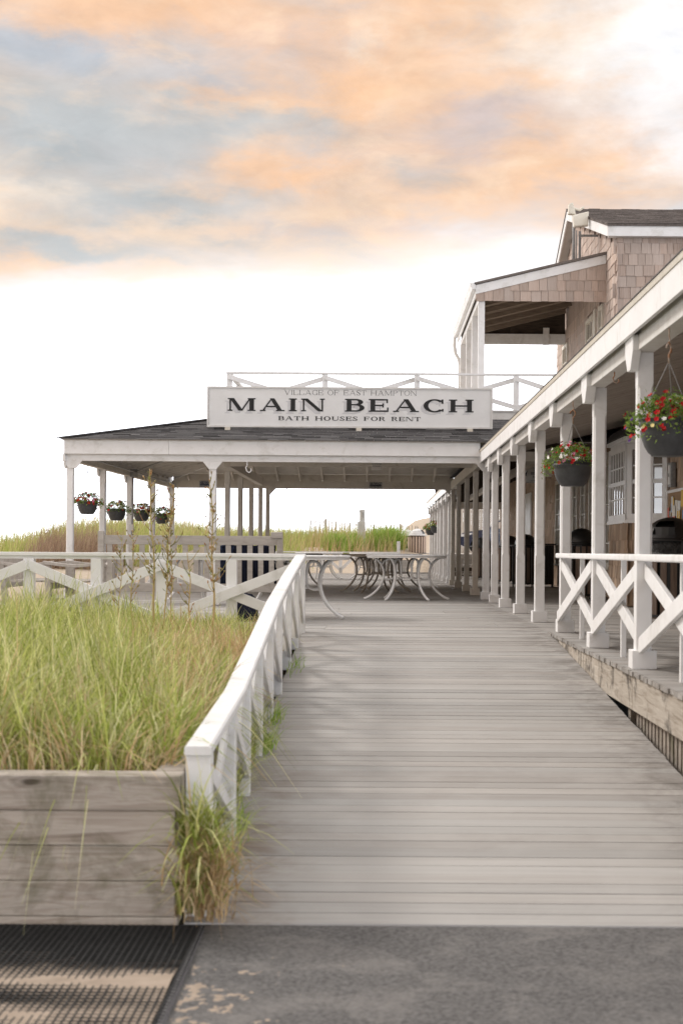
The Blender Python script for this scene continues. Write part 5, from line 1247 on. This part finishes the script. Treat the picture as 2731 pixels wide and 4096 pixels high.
cab = empty('dark_cabinet', (4.05, 35.6, 0), label='tall black slatted bin cabinet against the shingled wall', cat='cabinet')
for k in range(6): rel(box(3.84+k*.065, 3.84+k*.065+.055, 35.28, 35.30, .06, 1.0).build('slat', 'black', cab))
rel(box(3.83, 4.23, 35.305, 35.75, .06, 1.0).build('body', 'black', cab)); rel(box(3.79, 4.28, 35.22, 35.80, 1.005, 1.04).build('top', 'black', cab, bevel=.01))
for x in (3.86, 4.2): rel(MB().tube([(x, 35.34, 0), (x, 35.34, .06)], .03, 10).build('foot', 'black', cab))

# ------------------------------------------------------------------ notice board, switch box
nb = empty('notice_board', (4.3, 21.4, 1.5), label='notice board with pinned papers on the shingles at the right edge', cat='notice board')
rel(box(4.32, 4.345, 20.3, 21.95, 1.02, 1.72).build('board', 'cork', nb))
fb = MB(); fb.box(4.30, 4.35, 20.25, 22.0, 1.72, 1.76); fb.box(4.30, 4.35, 20.25, 22.0, .98, 1.02); fb.box(4.30, 4.35, 20.25, 20.3, 1.02, 1.72); fb.box(4.30, 4.35, 21.95, 22.0, 1.02, 1.72)
rel(fb.build('frame', 'paint', nb))
pcols = {}
for i, c in enumerate([(.65, .66, .64), (.10, .30, .60), (.62, .42, .12), (.60, .18, .14), (.30, .50, .66), (.68, .66, .60)]):
    M['paper%d' % i] = material('paper', [(0.3, c), (.7, tuple(min(.8, v*1.1) for v in c))], (1, 1, 1), 12, 3, bump=0, rough=.8)
r_ = random.Random(5)
for i in range(26):
    y = r_.uniform(20.45, 21.85); z = r_.uniform(1.1, 1.62); a, b_ = r_.uniform(.10, .20), r_.uniform(.12, .24)
    o = box(-.001, .001, -a/2, a/2, -b_/2, b_/2).build('paper', 'paper%d' % r_.randrange(6), nb, loc=(4.314-.0012*i*.6, y, z)); rel(o); o.rotation_euler = (r_.uniform(-.12, .12), 0, r_.uniform(-.05, .05))
sb = empty('switch_box', (4.3, 21.6, 1.95), label='grey metal meter box on the shingles above the notice board', cat='electrical box')
rel(box(4.27, 4.345, 21.50, 21.72, 1.80, 2.16).build('body', 'metal', sb, bevel=.01)); rel(box(4.262, 4.27, 21.53, 21.69, 1.84, 2.12).build('cover', 'oldpaint', sb)); rel(box(4.255, 4.262, 21.58, 21.64, 1.95, 2.0).build('latch', 'metal', sb))

# ------------------------------------------------------------------ dune furniture
shp = empty('shower_post', (-.66, 60.5, 1.0), label='grey concrete beach shower post standing in the dune grass', cat='shower post')
rel(box(-.80, -.48, 60.4, 60.75, .6, 2.05).build('base', 'concrete', shp, bevel=.02)); rel(MB().tube([(-.61, 60.57, 2.05), (-.61, 60.57, 2.53)], .115, 16).build('column', 'concrete', shp, smooth=False))
rel(MB().tube([(-.70, 60.5, 2.46), (-.77, 60.47, 2.47), (-.78, 60.46, 2.42)], .02, 8).build('spout', 'metal', shp)); rel(MB().tube([(-.57, 60.43, 2.2), (-.57, 60.42, 2.42)], .018, 8).build('handle', 'metal', shp))
sf = empty('sand_fence', (-.5, 74, 1.0), label='thin wooden picket sand fence along the top of the dune', cat='fence')
pk = box(-.022, .022, -.008, .008, -.2, 1.22).mesh('picket', 'fencewood')
for i in range(62):
    t = i/61; x = -3.0+5.3*t; y = 66+16*t
    o = link('picket', pk, sf, (x, y, .98+.03*t+R.uniform(-.04, .04))); rel(o); o.rotation_euler = (0, R.uniform(-.05, .05), R.uniform(-.3, .3))
rel(MB().tube([(-3.0, 66, 1.9), (-.4, 74, 1.92), (2.3, 82, 1.95)], .006, 5).build('wire', 'metal', sf)); rel(MB().tube([(-3.0, 66, 1.4), (-.4, 74, 1.42), (2.3, 82, 1.45)], .006, 5).build('wire', 'metal', sf))
for t in (.12, .8): rel(MB().tube([(-3.0+5.3*t, 66.05+16*t, .7), (-3.0+5.3*t, 66.05+16*t, 2.3)], .06, 8).build('fence_post', 'fencewood', sf))

# ------------------------------------------------------------------ board fence and parked car beyond the porch
bf = empty('board_fence', (5.5, 78, .74), label='tall pale grey board fence behind the parked car', cat='fence')
bm_ = box(-.07, .07, -.012, .012, 0, 2.35).mesh('board', 'fencewood')
for i in range(42): rel(link('board', bm_, bf, (3.3+i*.146, 78+R.uniform(-.005, .005), .745)))
rel(box(3.2, 9.5, 78.02, 78.08, 2.9, 3.0).build('rail', 'fencewood', bf)); rel(box(3.2, 9.5, 78.02, 78.08, 1.2, 1.3).build('rail', 'fencewood', bf))
car = empty('parked_car', (3.92, 71, .747), label='dark blue sport utility car parked beyond the porch, front end showing between posts', cat='car')
prof = [(0.03, .42), (0.0, .62), (.05, .88), (.22, 1.0), (.75, 1.09), (1.22, 1.14), (1.34, 1.17), (1.75, 1.50), (2.05, 1.66), (2.7, 1.72), (3.6, 1.68), (4.1, 1.50), (4.5, 1.12), (4.62, .95), (4.66, .55), (4.6, .36)]
def wheelarch(cx, n=9): return [(cx+.43*math.cos(math.pi*k/n), .33+.43*math.sin(math.pi*k/n)) for k in range(n+1)]
bot = [(4.1+0, .28)]+wheelarch(3.68)[0:]+wheelarch(.92)+[(.40, .28)]
poly = prof+[(4.2, .28)]+wheelarch(3.68)+wheelarch(.92)+[(.30, .28)]
bmh = bmesh.new(); rows_ = []
for (yy, sc_) in ((-.90, 0), (-.86, 1), (.86, 1), (.90, 0)):
    rows_.append([bmh.verts.new((x, yy*(1-(.16 if z > 1.2 else 0)*(z-1.2)/.5), z)) for x, z in poly])
for a, b_ in zip(rows_, rows_[1:]):
    for i in range(len(poly)): bmh.faces.new((a[i], a[(i+1) % len(poly)], b_[(i+1) % len(poly)], b_[i]))
bmh.faces.new(rows_[0]); bmh.faces.new(rows_[-1][::-1]); bmesh.ops.recalc_face_normals(bmh, faces=bmh.faces)
bmesh.ops.triangulate(bmh, faces=[f_ for f_ in bmh.faces if len(f_.verts) > 4])
me = bpy.data.meshes.new('body'); bmh.to_mesh(me); bmh.free(); me.materials.append(M['carpaint']); link('body', me, car)
def yat(z): return -.905*(1-(.16 if z > 1.2 else 0)*(z-1.2)/.5)
def cpanel(pts, nm, m, off=.006): return MB().prism([(x, yat(z)-off, z) for x, z in pts], (0, .01, 0)).build(nm, m, car)
cpanel([(1.50, 1.20), (1.86, 1.50), (2.12, 1.60), (2.5, 1.63), (2.5, 1.20)], 'side_window', 'carglass'); cpanel([(2.56, 1.20), (2.56, 1.63), (3.4, 1.60), (3.4, 1.20)], 'side_window', 'carglass'); cpanel([(3.46, 1.20), (3.46, 1.58), (3.95, 1.42), (4.1, 1.22)], 'side_window', 'carglass')
MB().hexa([(1.36, -.70, 1.19), (1.36, .70, 1.19), (1.40, .70, 1.20), (1.40, -.70, 1.20), (1.98, -.62, 1.645), (1.98, .62, 1.645), (2.0, .62, 1.645), (2.0, -.62, 1.645)]).build('windscreen', 'carglass', car)
cpanel([(.06, .80), (.06, .90), (.55, .99), (.60, .93), (.35, .82)], 'headlight', 'chrome'); cpanel([(.45, .28), (4.15, .28), (4.15, .36), (.45, .36)], 'sill_trim', 'tyre', .012)
cpanel([(1.42, .97), (2.52, 1.0), (2.52, 1.01), (1.42, .98)], 'trim_line', 'chrome')
box(1.55, 1.75, -1.08, -.90, 1.15, 1.30).build('mirror', 'carpaint', car, bevel=.03)
for cx in (.92, 3.68):
    for sy in (-1, 1):
        wl = empty('wheel', (cx, sy*.80, .36)); wl.parent = car
        t_ = MB().lathe([(.20, -.10), (.25, -.12), (.345, -.11), (.36, -.07), (.36, .07), (.345, .11), (.25, .12), (.20, .10)], 32).build('tyre', 'tyre', wl, smooth=True); t_.rotation_euler = (math.pi/2, 0, 0)
        h_ = MB().lathe([(.0, .02), (.2, .02), (.24, .06), (.255, .10), (.235, .115), (.20, .07), (.20, -.1), (.0, -.1)], 32).build('rim', 'tyre', wl); h_.rotation_euler = (math.pi/2 if sy < 0 else -math.pi/2, 0, 0)
        for k in range(5):
            a = 2*math.pi*k/5+.3
            for da in (-.16, .16):
                p0 = (.05*math.cos(a), sy*.115, .05*math.sin(a)); p1 = (.235*math.cos(a+da), sy*.12, .235*math.sin(a+da)); MB().beam(p0, p1, .026, .03, up=(0, 1, 0)).build('spoke', 'chrome', wl)
        hb = MB().tube([(0, sy*.10, 0), (0, sy*.135, 0)], .055, 14).build('hub', 'chrome', wl)

# ------------------------------------------------------------------ tall dry weed stalks in the bed
def weed(x, y, top, label, seed, thick=.011, red=True, n_br=22):
    z0 = terr(x, y)-.02; r = random.Random(seed); w0 = empty('tall_weed', (x, y, z0), label=label, cat='weed')
    H_ = top-z0; lean = r.uniform(-.05, .05); pts = [(lean*(k/8)**2*H_+.008*math.sin(k*1.7+seed), .01*math.cos(k), H_*k/8) for k in range(9)]
    MB().tube(cr(pts, 3), [thick*.8*(1-.72*i/24) for i in range(25)], 7).build('stem', 'weed', w0, smooth=True)
    lf = MB()
    for i in range(n_br):
        t = .38+.60*i/n_br; t += r.uniform(-.02, .02); th = r.uniform(0, 6.28); ln = r.uniform(.05, .13)*(1.15-.6*t)*(1.6 if r.random() < .25 else 1)
        k = min(7, int(t*8)); a = Vector(pts[k]).lerp(Vector(pts[k+1]), t*8-k)
        dr = Vector((math.cos(th), math.sin(th), r.uniform(.5, 1.3))).normalized()
        p1 = a+dr*ln*.6; p2 = p1+(dr+Vector((0, 0, .6))).normalized()*ln*.6
        lf.tube([a, p1, p2], [.0035, .003, .002], 5)
        for q in range(r.randint(1, 4)):
            c = a.lerp(p1, r.random()) if q else p2; d2 = (dr+Vector((r.gauss(0, .5), r.gauss(0, .5), .5))).normalized(); l2 = r.uniform(.018, .042)
            lf.tube([c, c+d2*l2*.5, c+d2*l2], [.002, .0065, .001], 6)
    tag(lf.build('side_twigs', 'weed', w0, smooth=True), kind='stuff')
    lv = MB()
    for i in range(26):
        t = r.uniform(.08, .95); k = min(7, int(t*8)); a = Vector(pts[k]).lerp(Vector(pts[k+1]), t*8-k); th = r.uniform(0, 6.28)
        d_ = Vector((math.cos(th), math.sin(th), r.uniform(.3, 1.2))).normalized(); ln = r.uniform(.03, .07); s_ = d_.cross(Vector((0, 0, 1))).normalized()*.006
        lv.add([a, a+d_*ln*.5+s_, a+d_*ln, a+d_*ln*.5-s_], [(0, 1, 2, 3)])
    tag(lv.build('leaves', 'grass', w0), kind='stuff')
def xw(px, y): return (px-1507)*y/5900
weed(xw(622, 12.0), 12.0, 1.49, 'tallest reddish weed stalk rising above the railing in front of the pavilion', 1, .014, n_br=30)
weed(xw(662, 12.3), 12.3, 1.38, 'thin branching weed stalk just right of the tallest one', 2, .010, n_br=30)
weed(xw(858, 11.8), 11.8, 1.40, 'tall bushy-topped weed stalk crossing the pavilion middle post', 3, .013, n_br=34)
weed(xw(765, 11.4), 11.4, .815, 'short upright weed stalk ending near the railing top', 4, .011, n_br=9)
weed(xw(528, 12.6), 12.6, 1.06, 'slender weed stalk left of the group of tall ones', 5, .007, n_br=16)
weed(xw(478, 12.8), 12.8, .98, 'leftmost slender weed stalk in front of the bench', 6, .007, n_br=12)
weed(xw(690, 12.6), 12.6, 1.22, 'fine branching stalk between the tallest weed and the bench slats', 7, .008, n_br=26)
